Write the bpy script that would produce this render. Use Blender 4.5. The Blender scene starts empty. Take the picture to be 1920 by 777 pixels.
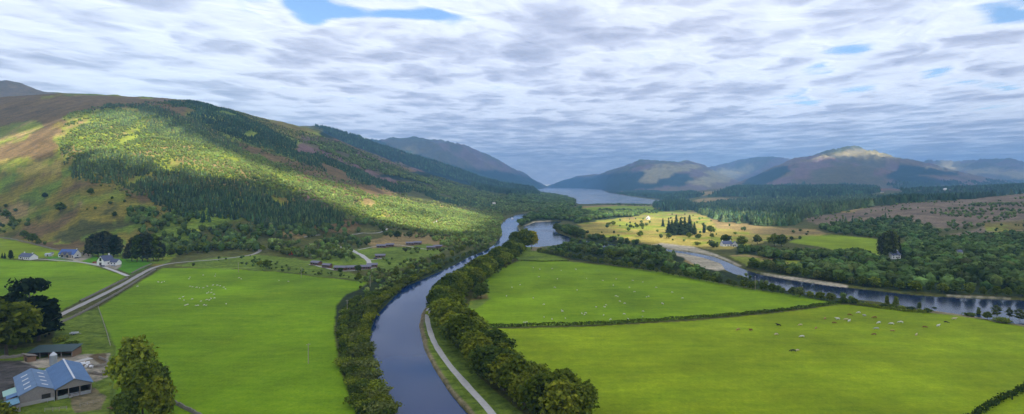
EXPOSURE = 0.84; HAZE_D = 9e-5; HAZE_COL = (.27,.57,1.0)
import bpy, bmesh, math, random
import numpy as np
from mathutils import Vector, Matrix
random.seed(7)
rng = np.random.default_rng(11)
R = math.radians
scene = bpy.context.scene
COL = scene.collection
# ------------------------------------------------------------------ camera model (metres; valley floor is z = 0)
F, U0, VH, CH = 1048.0, 960.0, 346.0, 80.0
SUN_EL, SUN_AZ = R(42), R(151)        # azimuth measured clockwise from +Y: behind the camera, to the right
SUN = np.array([math.cos(SUN_EL)*math.sin(SUN_AZ), math.cos(SUN_EL)*math.cos(SUN_AZ), math.sin(SUN_EL)])

# ------------------------------------------------------------------ small helpers
def tag(o, label=None, cat=None, group=None, kind=None):
    if label: o['label'] = label
    if cat: o['category'] = cat
    if group: o['group'] = group
    if kind: o['kind'] = kind
    return o
def link(o):
    COL.objects.link(o); return o
def empty(name, loc=(0,0,0), rz=0.0, sc=1.0):
    o = bpy.data.objects.new(name, None); o.location = loc; o.rotation_euler = (0,0,rz)
    o.scale = (sc,sc,sc) if not isinstance(sc, (tuple,list)) else sc
    o.empty_display_size = 0.5
    return link(o)
def obj(name, me, parent=None, mat=None):
    o = bpy.data.objects.new(name, me)
    if mat is not None and len(me.materials) == 0: me.materials.append(mat)
    if parent is not None: o.parent = parent
    return link(o)
def np_mesh(name, V, faces, n=4, smooth=False, mat=None, mats=None, mi=None):
    V = np.asarray(V, dtype=np.float32); faces = np.asarray(faces, dtype=np.int32)
    me = bpy.data.meshes.new(name)
    me.vertices.add(len(V)); me.vertices.foreach_set('co', V.ravel())
    nf = len(faces)
    me.loops.add(nf*n); me.loops.foreach_set('vertex_index', faces.ravel())
    me.polygons.add(nf)
    me.polygons.foreach_set('loop_start', np.arange(0, nf*n, n, dtype=np.int32))
    try: me.polygons.foreach_set('loop_total', np.full(nf, n, dtype=np.int32))
    except Exception: pass
    if mat is not None: me.materials.append(mat)
    for m in mats or []: me.materials.append(m)
    if mi is not None: me.polygons.foreach_set('material_index', np.asarray(mi, dtype=np.int32))
    me.update(calc_edges=True)
    me.polygons.foreach_set('use_smooth', np.full(nf, smooth, dtype=bool))
    return me
def set_attr(me, name, data, typ='FLOAT_COLOR'):
    a = me.attributes.new(name, typ, 'POINT')
    if typ == 'FLOAT_COLOR':
        d = np.ones((len(data), 4), dtype=np.float32); d[:, :3] = data
        a.data.foreach_set('color', d.ravel())
    else:
        a.data.foreach_set('value', np.asarray(data, dtype=np.float32))
def interp(x, pts, k=1):
    p = sorted(pts); return np.interp(x, [a[0] for a in p], [a[k] for a in p])
def smooth01(t):
    t = np.clip(t, 0, 1); return t*t*(3-2*t)
def hash2(ix, iy, seed):
    n = (ix.astype(np.int64)*374761393 + iy.astype(np.int64)*668265263 + seed*982451653) & 0x7fffffff
    n = ((n ^ (n >> 13)) * 1274126177) & 0x7fffffff
    return ((n ^ (n >> 16)) & 0xffff) / 65535.0
def vnoise(x, y, seed=0):
    ix, iy = np.floor(x), np.floor(y); fx, fy = x-ix, y-iy
    fx, fy = fx*fx*(3-2*fx), fy*fy*(3-2*fy); ix = ix.astype(np.int64); iy = iy.astype(np.int64)
    a, b, c, d = hash2(ix,iy,seed), hash2(ix+1,iy,seed), hash2(ix,iy+1,seed), hash2(ix+1,iy+1,seed)
    return (a*(1-fx)+b*fx)*(1-fy) + (c*(1-fx)+d*fx)*fy
def fbm(x, y, o=4, seed=0):
    s = 0; a = 0.5; t = 0
    for i in range(o):
        s = s + a*vnoise(x*(2**i)+17*i, y*(2**i)-31*i, seed+i); t += a; a *= 0.5
    return s/t
def inpoly(u, v, poly):
    u = np.asarray(u, dtype=float); v = np.asarray(v, dtype=float)
    P = np.array(poly, dtype=float)
    out = np.zeros(u.shape, dtype=bool)
    bb = (u >= P[:,0].min()) & (u <= P[:,0].max()) & (v >= P[:,1].min()) & (v <= P[:,1].max())
    if not bb.any(): return out
    uu, vv = u[bb], v[bb]; r = np.zeros(uu.shape, dtype=bool)
    for i in range(len(P)):
        x1, y1 = P[i]; x2, y2 = P[i-1]
        if y1 == y2: continue
        c = ((y1 > vv) != (y2 > vv)) & (uu < (x2-x1)*(vv-y1)/(y2-y1)+x1)
        r ^= c
    out[bb] = r
    return out

# ------------------------------------------------------------------ terrain heights
def hill(crest, foot, back, keep, p=1.25):
    """crest: (bearing, skyline, distance) ; foot: (bearing, distance)"""
    us = np.linspace(-700, 2600, 331)
    cv = interp(us, crest, 1); cy = interp(us, crest, 2); fy = interp(us, foot, 1)
    fy = np.minimum(fy, cy-60)
    z = np.maximum(CH + (VH-cv)/F*cy, -4)
    t = np.linspace(0.3, 1, 80)[None, :]
    prof = np.sin(np.pi/2*t)**p
    for _ in range(3):
        Y = fy[:, None] + t*(cy-fy)[:, None]
        app = ((z[:, None]*prof - CH)/Y).max(axis=1)
        z = z + ((VH-cv)/F - app)*cy*0.9
    z = np.maximum(z, 0)
    def h(u, Y):
        c, zz, f = np.interp(u, us, cy), np.interp(u, us, z), np.interp(u, us, fy)
        t = np.clip((Y-f)/(c-f), 0, 1)
        up = np.sin(np.pi/2*t)**p
        dn = 1-(1-keep)*smooth01((Y-c)/back)
        return zz*up*dn
    return h
HILLS = [
 hill([(-700,185,2100),(-200,196,2150),(0,192,2200),(60,186,2150),(115,179,2100),(175,177,2100),(250,182,2150),(350,187,2200),(400,197,2250),(450,211,2300),(500,226,2400),(600,249,2600),(640,265,2700),
       (700,290,2850),(760,312,3000),(850,340,3100),(930,359,3200),(1000,365,3300),(1060,371.3,3350),(1200,372,3350)],
      [(-700,900),(0,850),(150,730),(300,690),(450,700),(600,790),(750,860),(850,960),(930,1330),(1000,1800),(1070,2450)], 700, 0.45, 1.2),
 hill([(-700,140,3800),(-60,152,3700),(0,156,3700),(60,164,3700),(110,177,3700),(200,215,3700),(400,240,3700),(595,245,3800),(700,270,3850),(760,292,3900),(870,327,4000),(940,348,4000),(1002,356,4000),(1012,366.9,4000),(1100,367.1,4000)],
      [(-700,2800),(600,3000),(1010,3500)], 900, 0.5, 1.0),
 hill([(-700,330,9000),(500,330,9000),(640,275,9000),(730,268,9000),(770,266,9000),(800,265,9000),(830,268,9100),(880,285,9400),(930,305,9800),(975,325,10800),(1000,338,11500),(1028,351,12600),(1034,353,12600),(1100,353,12600)],
      [(0,5200),(800,6000),(1000,7900),(1028,11000)], 2500, 0.4, 1.1),
 hill([(900,353,13500),(1010,353,13500),(1025,350,13500),(1050,341,13000),(1080,333,12500),(1110,331,12000),(1140,325,11000),(1165,318,10000),(1200,308,9500),(1245,308,9300),(1290,309,9300),(1320,316,9300),(1345,328,9200),(1400,346,9000),(1420,353,9000),(2600,353,9000)],
      [(1025,12300),(1120,9000),(1135,6600),(1160,5600),(1300,5200),(1400,5500)], 2500, 0.3, 1.1),
 hill([(900,353,13000),(1270,350,13000),(1300,330,12500),(1330,317,12000),(1360,312,12000),(1400,303,12000),(1440,300,12000),(1475,303,12000),(1530,322,12000),(1600,345,12000),(1640,353,12000),(2600,353,12000)],
      [(1200,9800),(1600,8500)], 2500, 0.3, 1.2),
 hill([(900,356,6500),(1340,356,6500),(1372,348,6500),(1400,339,6600),(1450,319,6800),(1490,303,7000),(1530,297,7200),(1560,289,7300),(1600,284,7300),(1640,287,7300),(1680,298,7200),(1740,312,7000),(1800,326,6800),(1900,345,6800),(1960,356,6800),(2600,356,6800)],
      [(1300,4600),(1500,4200),(1900,4700)], 1800, 0.3, 1.15),
 hill([(900,353,11500),(1650,353,11500),(1700,322,11000),(1740,306,11000),(1800,309,11000),(1850,304,10800),(1890,303,10800),(1925,312,10500),(2000,318,10000),(2100,300,9000),(2600,280,8000)],
      [(1600,8200),(2600,5000)], 2500, 0.3, 1.1),
 # low moorland rise right of the river and the rise that carries the plantations behind it
 hill([(900,401,1500),(1480,401,1500),(1520,396,1480),(1580,390,1480),(1640,384,1480),(1720,379,1500),(1830,374,1600),(1920,364,1700),(2200,345,1700),(2600,330,1700)],
      [(1400,1100),(1600,960),(1800,860),(2200,700)], 500, 0.55, 1.1),
 hill([(900,372,3300),(1240,370,3300),(1330,357,3600),(1400,353,3700),(1560,352,3700),(1660,355,3500),(1700,358,3000),(1920,350,2900),(2600,340,2800)],
      [(900,2900),(1300,2500),(1600,2200),(2600,2100)], 1500, 0.5, 1.0),
]
def uv_of(x, y, z=0.0):
    y = np.maximum(y, 1.0)
    return U0 + F*x/y, VH + F*(CH-z)/y
def height0(x, y):
    x = np.asarray(x, dtype=float); y = np.asarray(y, dtype=float)
    Y = np.maximum(y, 60.0); u = np.clip(U0 + F*x/Y, -700, 2600)
    z = np.zeros_like(Y)
    for h in HILLS:
        hh = h(u, Y)
        z = np.maximum(z, hh)
    big = np.clip(z/160, 0, 1)
    n1 = fbm(x/260, y/260, 5, 3)-0.5
    ridg = 1-np.abs(2*fbm(x/620+9, y/620, 5, 21)-1)
    z = z + n1*34*big + (ridg-0.72)*np.clip(z/500, 0, 1)*np.clip((Y-1500)/6000, 0.12, 1)*300
    far = np.clip((Y-5000)/4000, 0, 1)
    kn = fbm(x/55, y/55, 3, 5)-0.5
    edge = np.clip((z-2)/14, 0, 1)
    z = z + kn*9*edge*(1-far)
    z = z + (fbm(x/70, y/70, 3, 8)-0.35)*1.1*np.clip((Y-60)/200, 0, 1)
    # rolling rough ground round the chalets and behind the left road
    k = np.exp(-(((u-640)/230)**2)) * smooth01((Y-500)/60)*(1-smooth01((Y-1100)/300))
    z = z + k*np.clip(fbm(x/60+5, y/60, 3, 14)-0.4, 0, 1)*16*smooth01((Y-560)/160)
    return z
# ------------------------------------------------------------------ traced outlines (bearing / depression pairs, see uv_of)
def flat(u, v):                       # a point of the valley floor
    Y = F*CH/(v-VH); return ((u-U0)/F*Y, Y)
CANAL = [(700,850),(738,777),(717,748),(704,706),(701,676),(695,645),(695,619),(707,588),(733,562),(758,537),(789,524),(846,499),(878,482),(913,468),(929,457),(942,440),(939,420),(953,409),(969,402),(990,399.5),(1003,396),(1012,392),
         (1018,393),(1008,398),(996,404),(984,410),(975,416),(969,424),(975,437),(960,456),(935,476),(905,500),(858,528),(828,548),(806,565),(790,585),(785,609),(794,650),(812,686),(842,732),(868,763),(885,780),(930,850)]
BAY = [(978,434),(984,424),(1004,416.5),(1030,415),(1056,414.5),(1044,419),(1038,425),(1042,434),(1058,441),(1084,449),(1120,455),(1190,461),(1215,460),(1225,463.5),(1274,470),(1306,474),(1339,481),(1362,490),(1385,500),(1404,507),(1425,513.5),
       (1480,523),(1560,535),(1590,538),(1607,540),(1663,546),(1714,552),(1770,555),(1830,558),(1894,560.5),(1960,562),(2100,568),(2500,580),(2500,650),(2100,622),(1960,612),(1920,608),(1869,601),(1832,593),(1807,589),(1766,583.5),(1735,579.5),(1712,575.5),(1671,568.5),(1650,565),
       (1600,560),(1560,556),(1494,549),(1455,538),(1408,521),(1376,512),(1361,505),(1353,493.5),(1320,482.5),(1288,475.5),(1256,471.5),(1222,469),(1180,466),(1110,461),(1078,454),(1062,456),(1035,459.5),(1005,462.5),(985,462),(975,448)]
LOCH = [(1006,356.2),(1022,353.2),(1060,353),(1095,353.6),(1129,356),(1140,361.5),(1170,366.5),(1200,371),(1231,375),(1262,380.5),(1240,382.5),(1200,382),(1161,381.5),(1120,382),(1087,383),(1080,380),(1075,373),(1060,366.5),(1035,364.5),(1006,364)]
LOCH_W = LOCH
TOWPATH = [(938,800,6),(921,774,5),(903,753,5),(882,731,4.6),(863,709,4.4),(846,690,4.2),(832,671,4),(820,653,4),(811,636,3.8),(805,618,3.6),(801,600,3.4),(801,588,3.2),(808,572,3),(822,556,3)]
def srgb(r, g, b):
    f = lambda c: (c/255/12.92) if c/255 <= 0.04045 else ((c/255+0.055)/1.055)**2.4
    return np.array([f(r), f(g), f(b)])
# base colours (linear albedo)
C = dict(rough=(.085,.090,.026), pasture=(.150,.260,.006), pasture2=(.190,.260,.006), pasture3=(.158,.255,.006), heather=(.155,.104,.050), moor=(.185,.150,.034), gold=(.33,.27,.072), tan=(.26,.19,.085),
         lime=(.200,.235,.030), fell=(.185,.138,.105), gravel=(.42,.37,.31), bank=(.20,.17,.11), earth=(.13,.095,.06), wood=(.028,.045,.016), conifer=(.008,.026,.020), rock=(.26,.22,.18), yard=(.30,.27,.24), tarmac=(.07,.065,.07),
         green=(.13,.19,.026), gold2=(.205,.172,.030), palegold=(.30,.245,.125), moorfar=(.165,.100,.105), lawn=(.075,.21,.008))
PAINT = [  # (colour, edge wobble, outline)
 ('moor',6,[(-700,500),(-700,100),(400,180),(700,280),(1010,352),(1075,366),(1075,385),(930,420),(800,470),(520,500),(300,500),(130,500),(0,460)]),
 ('rough',4,[(300,500),(330,480),(380,430),(500,400),(640,380),(760,360),(860,330),(1080,350),(1090,392),(990,400),(930,430),(900,470),(760,540),(640,530),(500,510)]),
 ('heather',8,[(-700,160),(0,190),(120,183),(240,182),(110,230),(100,290),(120,330),(60,350),(-700,340)]),
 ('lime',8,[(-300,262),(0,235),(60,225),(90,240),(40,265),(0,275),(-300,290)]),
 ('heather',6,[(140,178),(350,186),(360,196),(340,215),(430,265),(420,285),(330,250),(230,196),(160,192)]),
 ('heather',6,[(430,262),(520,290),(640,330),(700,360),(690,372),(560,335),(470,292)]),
 ('heather',4,[(640,262),(700,285),(790,322),(780,332),(700,300),(640,275)]),
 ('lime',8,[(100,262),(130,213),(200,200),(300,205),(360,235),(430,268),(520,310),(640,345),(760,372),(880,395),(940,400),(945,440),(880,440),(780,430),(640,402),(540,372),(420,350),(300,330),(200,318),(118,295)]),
 ('gold',7,[(-700,300),(0,298),(100,298),(120,320),(40,330),(-700,340)]),
 ('gold2',9,[(-700,310),(0,320),(120,330),(260,370),(290,400),(300,460),(180,458),(0,442),(-700,440)]),
 ('lime',7,[(130,372),(220,360),(240,372),(190,382),(140,384)]),
 ('lime',7,[(0,398),(30,372),(70,392),(60,402),(20,430),(-200,440),(-300,420)]),
 ('heather',7,[(585,423),(620,412),(655,413),(680,425),(660,440),(610,438)]),
 ('tan',5,[(515,440),(560,430),(600,436),(560,446)]),
 ('gold',4,[(790,445),(850,438),(905,430),(930,440),(880,452),(830,456)]),
 ('tan',4,[(760,434),(800,440),(850,452),(835,462),(770,464),(740,462),(700,470),(690,452)]),
 ('green',4,[(640,470),(720,466),(800,458),(840,470),(780,490),(740,510),(640,505),(560,500),(580,488)]),
 ('green',4,[(370,488),(480,478),(560,486),(640,508),(700,520),(680,528),(520,508),(330,500)]),
 ('pasture',1,[(183,578),(305,503),(400,503),(520,510),(600,520),(690,530),(664,548),(632,570),(626,620),(636,680),(650,730),(680,800),(700,900),(200,900),(215,650),(196,610)]),
 ('pasture',1,[(-700,487),(0,485),(50,490),(140,492),(185,502),(236,518),(212,533),(112,584),(60,610),(-700,700)]),
 ('pasture2',1,[(-700,440),(-200,436),(0,447),(50,457),(112,471),(112,478),(62,486),(0,484),(-700,487)]),
 ('lawn',.6,[(215,485),(272,488),(287,496),(246,515),(218,504),(224,496)]),
 ('lawn',.6,[(150,487),(170,480),(186,482),(188,490),(166,496)]),
 ('lawn',.6,[(86,483),(116,481),(124,488),(92,488)]),
 ('green',3,[(105,600),(183,578),(200,612),(214,655),(150,668),(100,655)]),
 ('green',3,[(-100,660),(120,650),(215,655),(215,800),(340,800),(330,900),(-100,900)]),
 ('tarmac',1,[(-200,682),(40,676),(74,684),(60,716),(20,748),(-200,780)]),
 ('yard',2,[(40,678),(105,668),(205,662),(206,706),(178,716),(120,690),(72,690)]),
 ('earth',2,[(176,664),(196,662),(206,680),(190,684),(166,668)]),
 ('bank',3,[(130,745),(178,728),(200,745),(190,770),(140,775)]),
 ('wood',2,[(628,575),(650,552),(700,530),(760,505),(900,465),(930,460),(913,468),(846,502),(789,526),(758,541),(733,566),(707,590),(697,619),(700,676),(720,748),(745,800),(676,800),(655,740),(640,680),(630,620)]),
 ('bank',1,[(779,600),(790,575),(830,540),(900,495),(960,455),(990,430),(1020,460),(1000,475),(930,500),(880,540),(845,590),(850,640),(900,710),(980,775),(1010,860),(920,860),(885,780),(840,734),(808,686),(790,650),(781,609)]),
 ('green',1,[(796,600),(806,575),(850,540),(900,500),(960,460),(1000,462),(990,475),(930,500),(880,540),(845,590),(850,640),(900,710),(980,775),(1010,860),(935,860),(895,780),(850,728),(820,686),(803,650),(794,609)]),
 ('pasture3',1,[(868,604),(880,572),(895,540),(935,505),(975,489),(1050,489),(1140,498),(1240,511),(1400,541),(1500,554),(1578,570),(1490,578),(1300,597),(1150,608),(890,614)]),
 ('pasture2',1,[(893,618),(1100,613),(1300,602),(1480,585),(1580,571),(1700,581),(1800,593),(1920,613),(2500,680),(2500,950),(1120,950),(1060,800),(1000,752),(930,690)]),
 ('green',1,[(970,488),(978,470),(1004,470),(1040,479),(1066,488),(1020,489)]),
 ('moor',3,[(880,575),(892,552),(912,548),(918,560),(902,574),(890,582)]),
 ('moor',4,[(900,652),(940,660),(975,668),(960,672),(915,664)]),
 ('bank',2,[(1700,582),(1735,585),(1832,597),(1920,612),(2400,665),(2400,640),(1920,607),(1832,594),(1735,580)]),
 ('gold',4,[(1080,420),(1150,409),(1215,404),(1300,398),(1345,412),(1420,425),(1520,432),(1560,440),(1500,448),(1440,452),(1370,466),(1340,470),(1290,462),(1222,460),(1160,446),(1110,444)]),
 ('tan',4,[(1330,405),(1420,425),(1530,430),(1555,440),(1500,443),(1420,438),(1345,428)]),
 ('lime',3,[(1110,405),(1210,396),(1300,392),(1320,402),(1240,408),(1150,412)]),
 ('gold',2,[(1150,448),(1210,447),(1300,447),(1330,458),(1300,464),(1225,458)]),
 ('pasture2',1,[(1085,391),(1160,386),(1228,387.5),(1222,398),(1165,403),(1095,401)]),
 ('tan',1,[(1060,389),(1100,386.5),(1160,384),(1230,384),(1228,387.5),(1160,386),(1085,391)]),
 ('pasture2',1,[(1478,455),(1505,445),(1562,440.5),(1645,448),(1650,480),(1603,479),(1540,463)]),
 ('lime',2,[(1366,480),(1400,476),(1480,488),(1560,490),(1572,500),(1480,503),(1400,499)]),
 ('lime',2,[(1640,462),(1690,460),(1705,485),(1660,490)]),
 ('lime',2,[(1270,492),(1300,482),(1322,500),(1310,506),(1285,502)]),
 ('fell',4,[(1505,412),(1560,396),(1615,384),(1660,384),(1720,378),(1830,373),(1920,362),(2500,330),(2500,420),(1920,425),(1850,420),(1780,432),(1700,412),(1650,410),(1560,430)]),
 ('fell',4,[(1740,452),(1830,430),(1920,402),(2500,360),(2500,440),(1920,442),(1800,456)]),
 ('tan',3,[(1560,400),(1615,386),(1640,388),(1600,398)]),
 ('wood',3,[(1290,392),(1360,378),(1500,372),(1700,372),(1760,378),(1660,384),(1600,394),(1520,408),(1480,424),(1420,424),(1340,412)]),
 ('conifer',2,[(1330,368),(1380,350),(1640,347),(1650,360),(1620,368),(1500,372)]),
 ('conifer',2,[(1640,372),(1800,362),(2100,350),(2500,340),(2500,330),(1920,346),(1780,350),(1700,362)]),
 ('tan',2,[(1240,365),(1330,352),(1420,352),(1360,360),(1300,371),(1240,374)]),
 ('tan',2,[(1290,380),(1320,371),(1490,374),(1440,379),(1350,382)]),
 ('conifer',3,[(1140,362),(1200,358),(1310,362),(1320,368),(1262,378),(1200,370)]),
 ('green',2,[(1262,384),(1330,380),(1350,388),(1290,394),(1240,394)]),
 ('wood',2,[(1000,400),(1090,392),(1100,402),(1210,398),(1190,405),(1080,420),(1060,412),(1000,415),(980,425),(975,415)]),
 ('wood',3,[(1075,452),(1110,446),(1200,460),(1240,470),(1290,478),(1280,500),(1380,510),(1500,545),(1620,566),(1690,578),(1560,566),(1400,538),(1240,508),(1080,488),(1010,472),(1060,462)]),
 ('wood',3,[(1380,470),(1600,480),(1650,492),(1700,470),(1760,450),(1920,440),(2500,430),(2500,570),(1894,556),(1714,549),(1600,536),(1500,522),(1410,504),(1380,490)]),
 ('lime',2,[(1366,480),(1400,477),(1480,488),(1560,490),(1572,500),(1480,503),(1400,499)]),
 ('moor',3,[(1840,420),(1920,412),(1920,432),(1850,436)]),
 ('gravel',.8,[(984,424),(1000,415.5),(1036,413.5),(1032,417),(1018,423),(995,429)]),
 ('gravel',.8,[(1030,458),(1062,454.5),(1084,450),(1080,458),(1066,466),(1060,466),(1050,460)]),
 ('gravel',.6,[(961,418),(966,416),(972,430),(980,440),(974,440),(964,428)]),
 ('gravel',.6,[(984,407),(1004,398),(1026,394),(1060,391),(1066,392),(1030,397),(1008,402),(992,409)]),
 ('gravel',1,[(1222,469),(1256,470.5),(1288,474.5),(1320,481),(1353,492.5),(1362,505),(1345,508),(1318,503),(1298,494),(1280,482),(1250,474)]),
 ('gravel',1,[(1216,461),(1240,456),(1300,463),(1345,478),(1368,488),(1392,500),(1384,500),(1360,489),(1339,480.5),(1306,473.5),(1274,469.5),(1228,463)]),
 ('gravel',.6,[(1425,511.5),(1450,515),(1500,521),(1560,529),(1592,536),(1588,541),(1560,538.5),(1500,530),(1450,522)]),
 ('gravel',.4,[(1774,552.5),(1830,555.5),(1896,558.5),(1896,561),(1830,558.5),(1774,556)]),
 # far hills
 ('heather',4,[(-700,100),(0,140),(70,160),(112,177),(60,184),(0,190),(-700,190)]),
 ('yard',.6,[(118,484),(150,481),(170,478),(172,482),(158,488),(146,490.5),(128,487)]),('yard',.6,[(172,494),(190,491),(226,496),(228,500),(218,506),(200,501),(180,498)]),
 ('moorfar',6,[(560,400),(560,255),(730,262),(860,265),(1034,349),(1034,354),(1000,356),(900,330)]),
 ('conifer',5,[(700,330),(860,315),(980,325),(1028,349),(1008,357),(930,356),(800,345)]),
 ('moorfar',5,[(1022,352),(1080,330),(1200,300),(1500,290),(1560,300),(1500,352),(1160,368),(1130,356)]),
 ('conifer',5,[(1022,354),(1060,335),(1100,331),(1150,325),(1200,322),(1290,325),(1300,345),(1200,356),(1150,362),(1128,357)]),
 ('palegold',13,[(1290,345),(1320,330),(1345,318),(1400,310),(1410,318),(1380,335),(1400,340),(1350,346)]),  # far slope in sun, its brightness put into the pale colour
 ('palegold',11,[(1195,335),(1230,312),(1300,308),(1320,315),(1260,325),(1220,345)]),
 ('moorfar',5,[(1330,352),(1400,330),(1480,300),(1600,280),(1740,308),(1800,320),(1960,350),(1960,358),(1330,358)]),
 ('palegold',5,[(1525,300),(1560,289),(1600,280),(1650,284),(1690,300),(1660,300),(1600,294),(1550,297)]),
 ('conifer',2,[(1390,346),(1415,330),(1450,315),(1478,310),(1482,322),(1450,340),(1420,350)]),
 ('conifer',2,[(1655,330),(1680,320),(1688,306),(1740,314),(1800,325),(1790,330),(1720,328),(1780,342),(1800,350),(1700,350)]),
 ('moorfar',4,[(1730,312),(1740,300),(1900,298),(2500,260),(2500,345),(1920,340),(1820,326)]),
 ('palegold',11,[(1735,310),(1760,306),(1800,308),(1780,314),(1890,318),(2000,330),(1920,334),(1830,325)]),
 ('conifer',5,[(595,252),(610,243),(700,268),(760,290),(870,325),(940,345),(1008,352),(1008,362),(940,352),(860,338),(760,312),(650,268)]),
]
# ------------------------------------------------------------------ terrain mesh: fan of rows, dense where the valley opens
def rows():
    Y = [8, 20, 40, 70, 100, 130, 155, 172, 184]; y = 190.0
    while y < 1000: Y.append(y); y += y*y/83840*1.0
    while y < 4600: Y.append(y); y += 12
    while y < 14500: Y.append(y); y += 65
    while y < 20000: Y.append(y); y += 500
    return np.array(Y)
YR = rows()
SU = np.concatenate([np.linspace(-3.2, -1.22, 40, endpoint=False), np.linspace(-1.22, 1.22, 1420), np.linspace(1.22, 3.2, 41)[1:]])
YY, SS = np.meshgrid(YR, SU, indexing='ij')
XX = SS*YY
keep_far = np.abs(XX) < 19500
ZZ = height0(XX, YY)
UU, VF = uv_of(XX, YY, 0.0)            # seen as if on the valley floor: for water and flat features
canal_m = inpoly(UU, VF, CANAL); bay_m = inpoly(UU, VF, BAY); loch_m = inpoly(UU, VF, LOCH)
wet = canal_m | bay_m | loch_m
def blur(a, n):
    for _ in range(n):
        a = (a + np.roll(a,1,0) + np.roll(a,-1,0))/3; a = (a + np.roll(a,1,1) + np.roll(a,-1,1))/3
    return a
near = blur(wet.astype(float), 14)
ZZ = np.where(near > 0.003, np.where(ZZ > 6, ZZ*(1-np.clip(near*2,0,1)), ZZ*(1-np.clip(near*2, 0, 1))), ZZ)
wm = blur(wet.astype(float), 1)
ZZ = ZZ - 2.6*wm
ZG = ZZ.copy()
def ground_z(x, y):
    """bilinear lookup in the terrain grid"""
    x = np.atleast_1d(np.asarray(x, float)); y = np.atleast_1d(np.asarray(y, float))
    yi = np.clip(np.searchsorted(YR, y)-1, 0, len(YR)-2); ty = np.clip((y-YR[yi])/(YR[yi+1]-YR[yi]), 0, 1)
    s = x/np.maximum(y, 1); si = np.clip(np.searchsorted(SU, s)-1, 0, len(SU)-2); ts = np.clip((s-SU[si])/(SU[si+1]-SU[si]), 0, 1)
    a = ZG[yi,si]*(1-ts)+ZG[yi,si+1]*ts; b = ZG[yi+1,si]*(1-ts)+ZG[yi+1,si+1]*ts
    return a*(1-ty)+b*ty
def hit(u, v):
    """where the sight line of (u, v) meets the terrain"""
    u = np.atleast_1d(np.asarray(u, float)); v = np.atleast_1d(np.asarray(v, float))
    best = np.full(u.shape, np.nan)
    for k in range(len(u)):
        s = (u[k]-U0)/F; z = ground_z(s*YR, YR); vv = VH+F*(CH-z)/YR
        ok = np.where((vv[9:] <= v[k]))[0]
        if len(ok):
            i = ok[0]+9; a, b = vv[i-1], vv[i]; t = 0 if a == b else np.clip((a-v[k])/(a-b), 0, 1)
            best[k] = YR[i-1]+(YR[i]-YR[i-1])*t
        else: best[k] = 14000
    x = (u-U0)/F*best
    return x, best, ground_z(x, best)
def at(u, v):
    x, y, z = hit([u], [v]); return float(x[0]), float(y[0]), float(z[0])
UT, VT = uv_of(XX, YY, ZZ)
wob = (fbm(XX/np.maximum(YY,1)*40, np.log(YY)*26, 4, 33)-0.5)*2
wob2 = (fbm(XX/np.maximum(YY,1)*40+50, np.log(YY)*26, 4, 44)-0.5)*2
COLR = np.zeros(UT.shape+(3,)); COLR[:] = C['rough']
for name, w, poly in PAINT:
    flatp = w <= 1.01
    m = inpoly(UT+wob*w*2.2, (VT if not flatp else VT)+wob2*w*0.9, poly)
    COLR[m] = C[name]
n2 = fbm(XX/38, YY/38, 4, 71); n3 = fbm(XX/150, YY/150, 3, 75)
isgold = (np.abs(COLR-np.array(C['moor'])).sum(-1) < 1e-6)
COLR[isgold & (n3 > 0.60)] = C['green']
COLR[isgold & (n3 < 0.33)] = C['heather']
COLR[isgold & (n2 > 0.62)] = C['gold']
islime = (np.abs(COLR-np.array(C['lime'])).sum(-1) < 1e-6)
COLR[islime & (n2 > 0.60)] = C['tan']
isgd = (np.abs(COLR-np.array(C['gold'])).sum(-1) < 1e-6)
COLR[isgd & (n2 > 0.58)] = C['lime']
ismf = (np.abs(COLR-np.array(C['moorfar'])).sum(-1) < 1e-6)
n4 = fbm(XX/420, YY/420, 4, 91)
COLR[ismf & (n4 > 0.58)] = (.10,.088,.045)
COLR[ismf & (n4 < 0.40)] = C['heather']
isg2 = (np.abs(COLR-np.array(C['gold2'])).sum(-1) < 1e-6); n5 = fbm(XX/90, YY/60, 4, 97)
COLR[isg2 & (n5 > .57)] = C['green']; COLR[isg2 & (n5 < .36)] = C['heather']; COLR[isg2 & (n2 > .60)] = np.array(C['rough'])*.8
COLR = COLR*(0.80+0.40*n2[...,None])*(0.85+0.3*n3[...,None])
soft = COLR.copy()
for _ in range(1):
    soft = (soft + np.roll(soft,1,0) + np.roll(soft,-1,0) + np.roll(soft,1,1) + np.roll(soft,-1,1))/5
COLR = soft
ispast = np.zeros(UT.shape)
for name, w, poly in PAINT:
    if name in ('pasture','pasture2','pasture3','lawn'): ispast[inpoly(UT, VT, poly)] = 1
    elif w <= 1: ispast[inpoly(UT, VT, poly)] = 0
# ------------------------------------------------------------------ node materials
def new_mat(name):
    m = bpy.data.materials.new(name); m.use_nodes = True
    nt = m.node_tree; nt.nodes.clear()
    out = nt.nodes.new('ShaderNodeOutputMaterial')
    return m, nt, out
def N(nt, t, **kw):
    n = nt.nodes.new(t)
    for k, v in kw.items():
        if k.startswith('i_'):
            key = k[2:].replace('_', ' ')
            n.inputs[int(key) if key.isdigit() else key].default_value = v
        else: setattr(n, k, v)
    return n
def noise(nt, vec, scale, detail=4, rough=.55, dim='3D'):
    n = N(nt, 'ShaderNodeTexNoise'); n.inputs['Scale'].default_value = scale; n.inputs['Detail'].default_value = detail; n.inputs['Roughness'].default_value = rough
    nt.links.new(vec, n.inputs['Vector']); return n.outputs['Fac']
def ramp(nt, fac, stops, interp='LINEAR'):
    n = N(nt, 'ShaderNodeValToRGB'); cr = n.color_ramp; cr.interpolation = interp
    while len(cr.elements) < len(stops): cr.elements.new(0.5)
    for e, (p, c) in zip(cr.elements, stops):
        e.position = p; e.color = tuple(c)+(1,) if len(c) == 3 else c
    nt.links.new(fac, n.inputs['Fac']); return n.outputs['Color']
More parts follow.
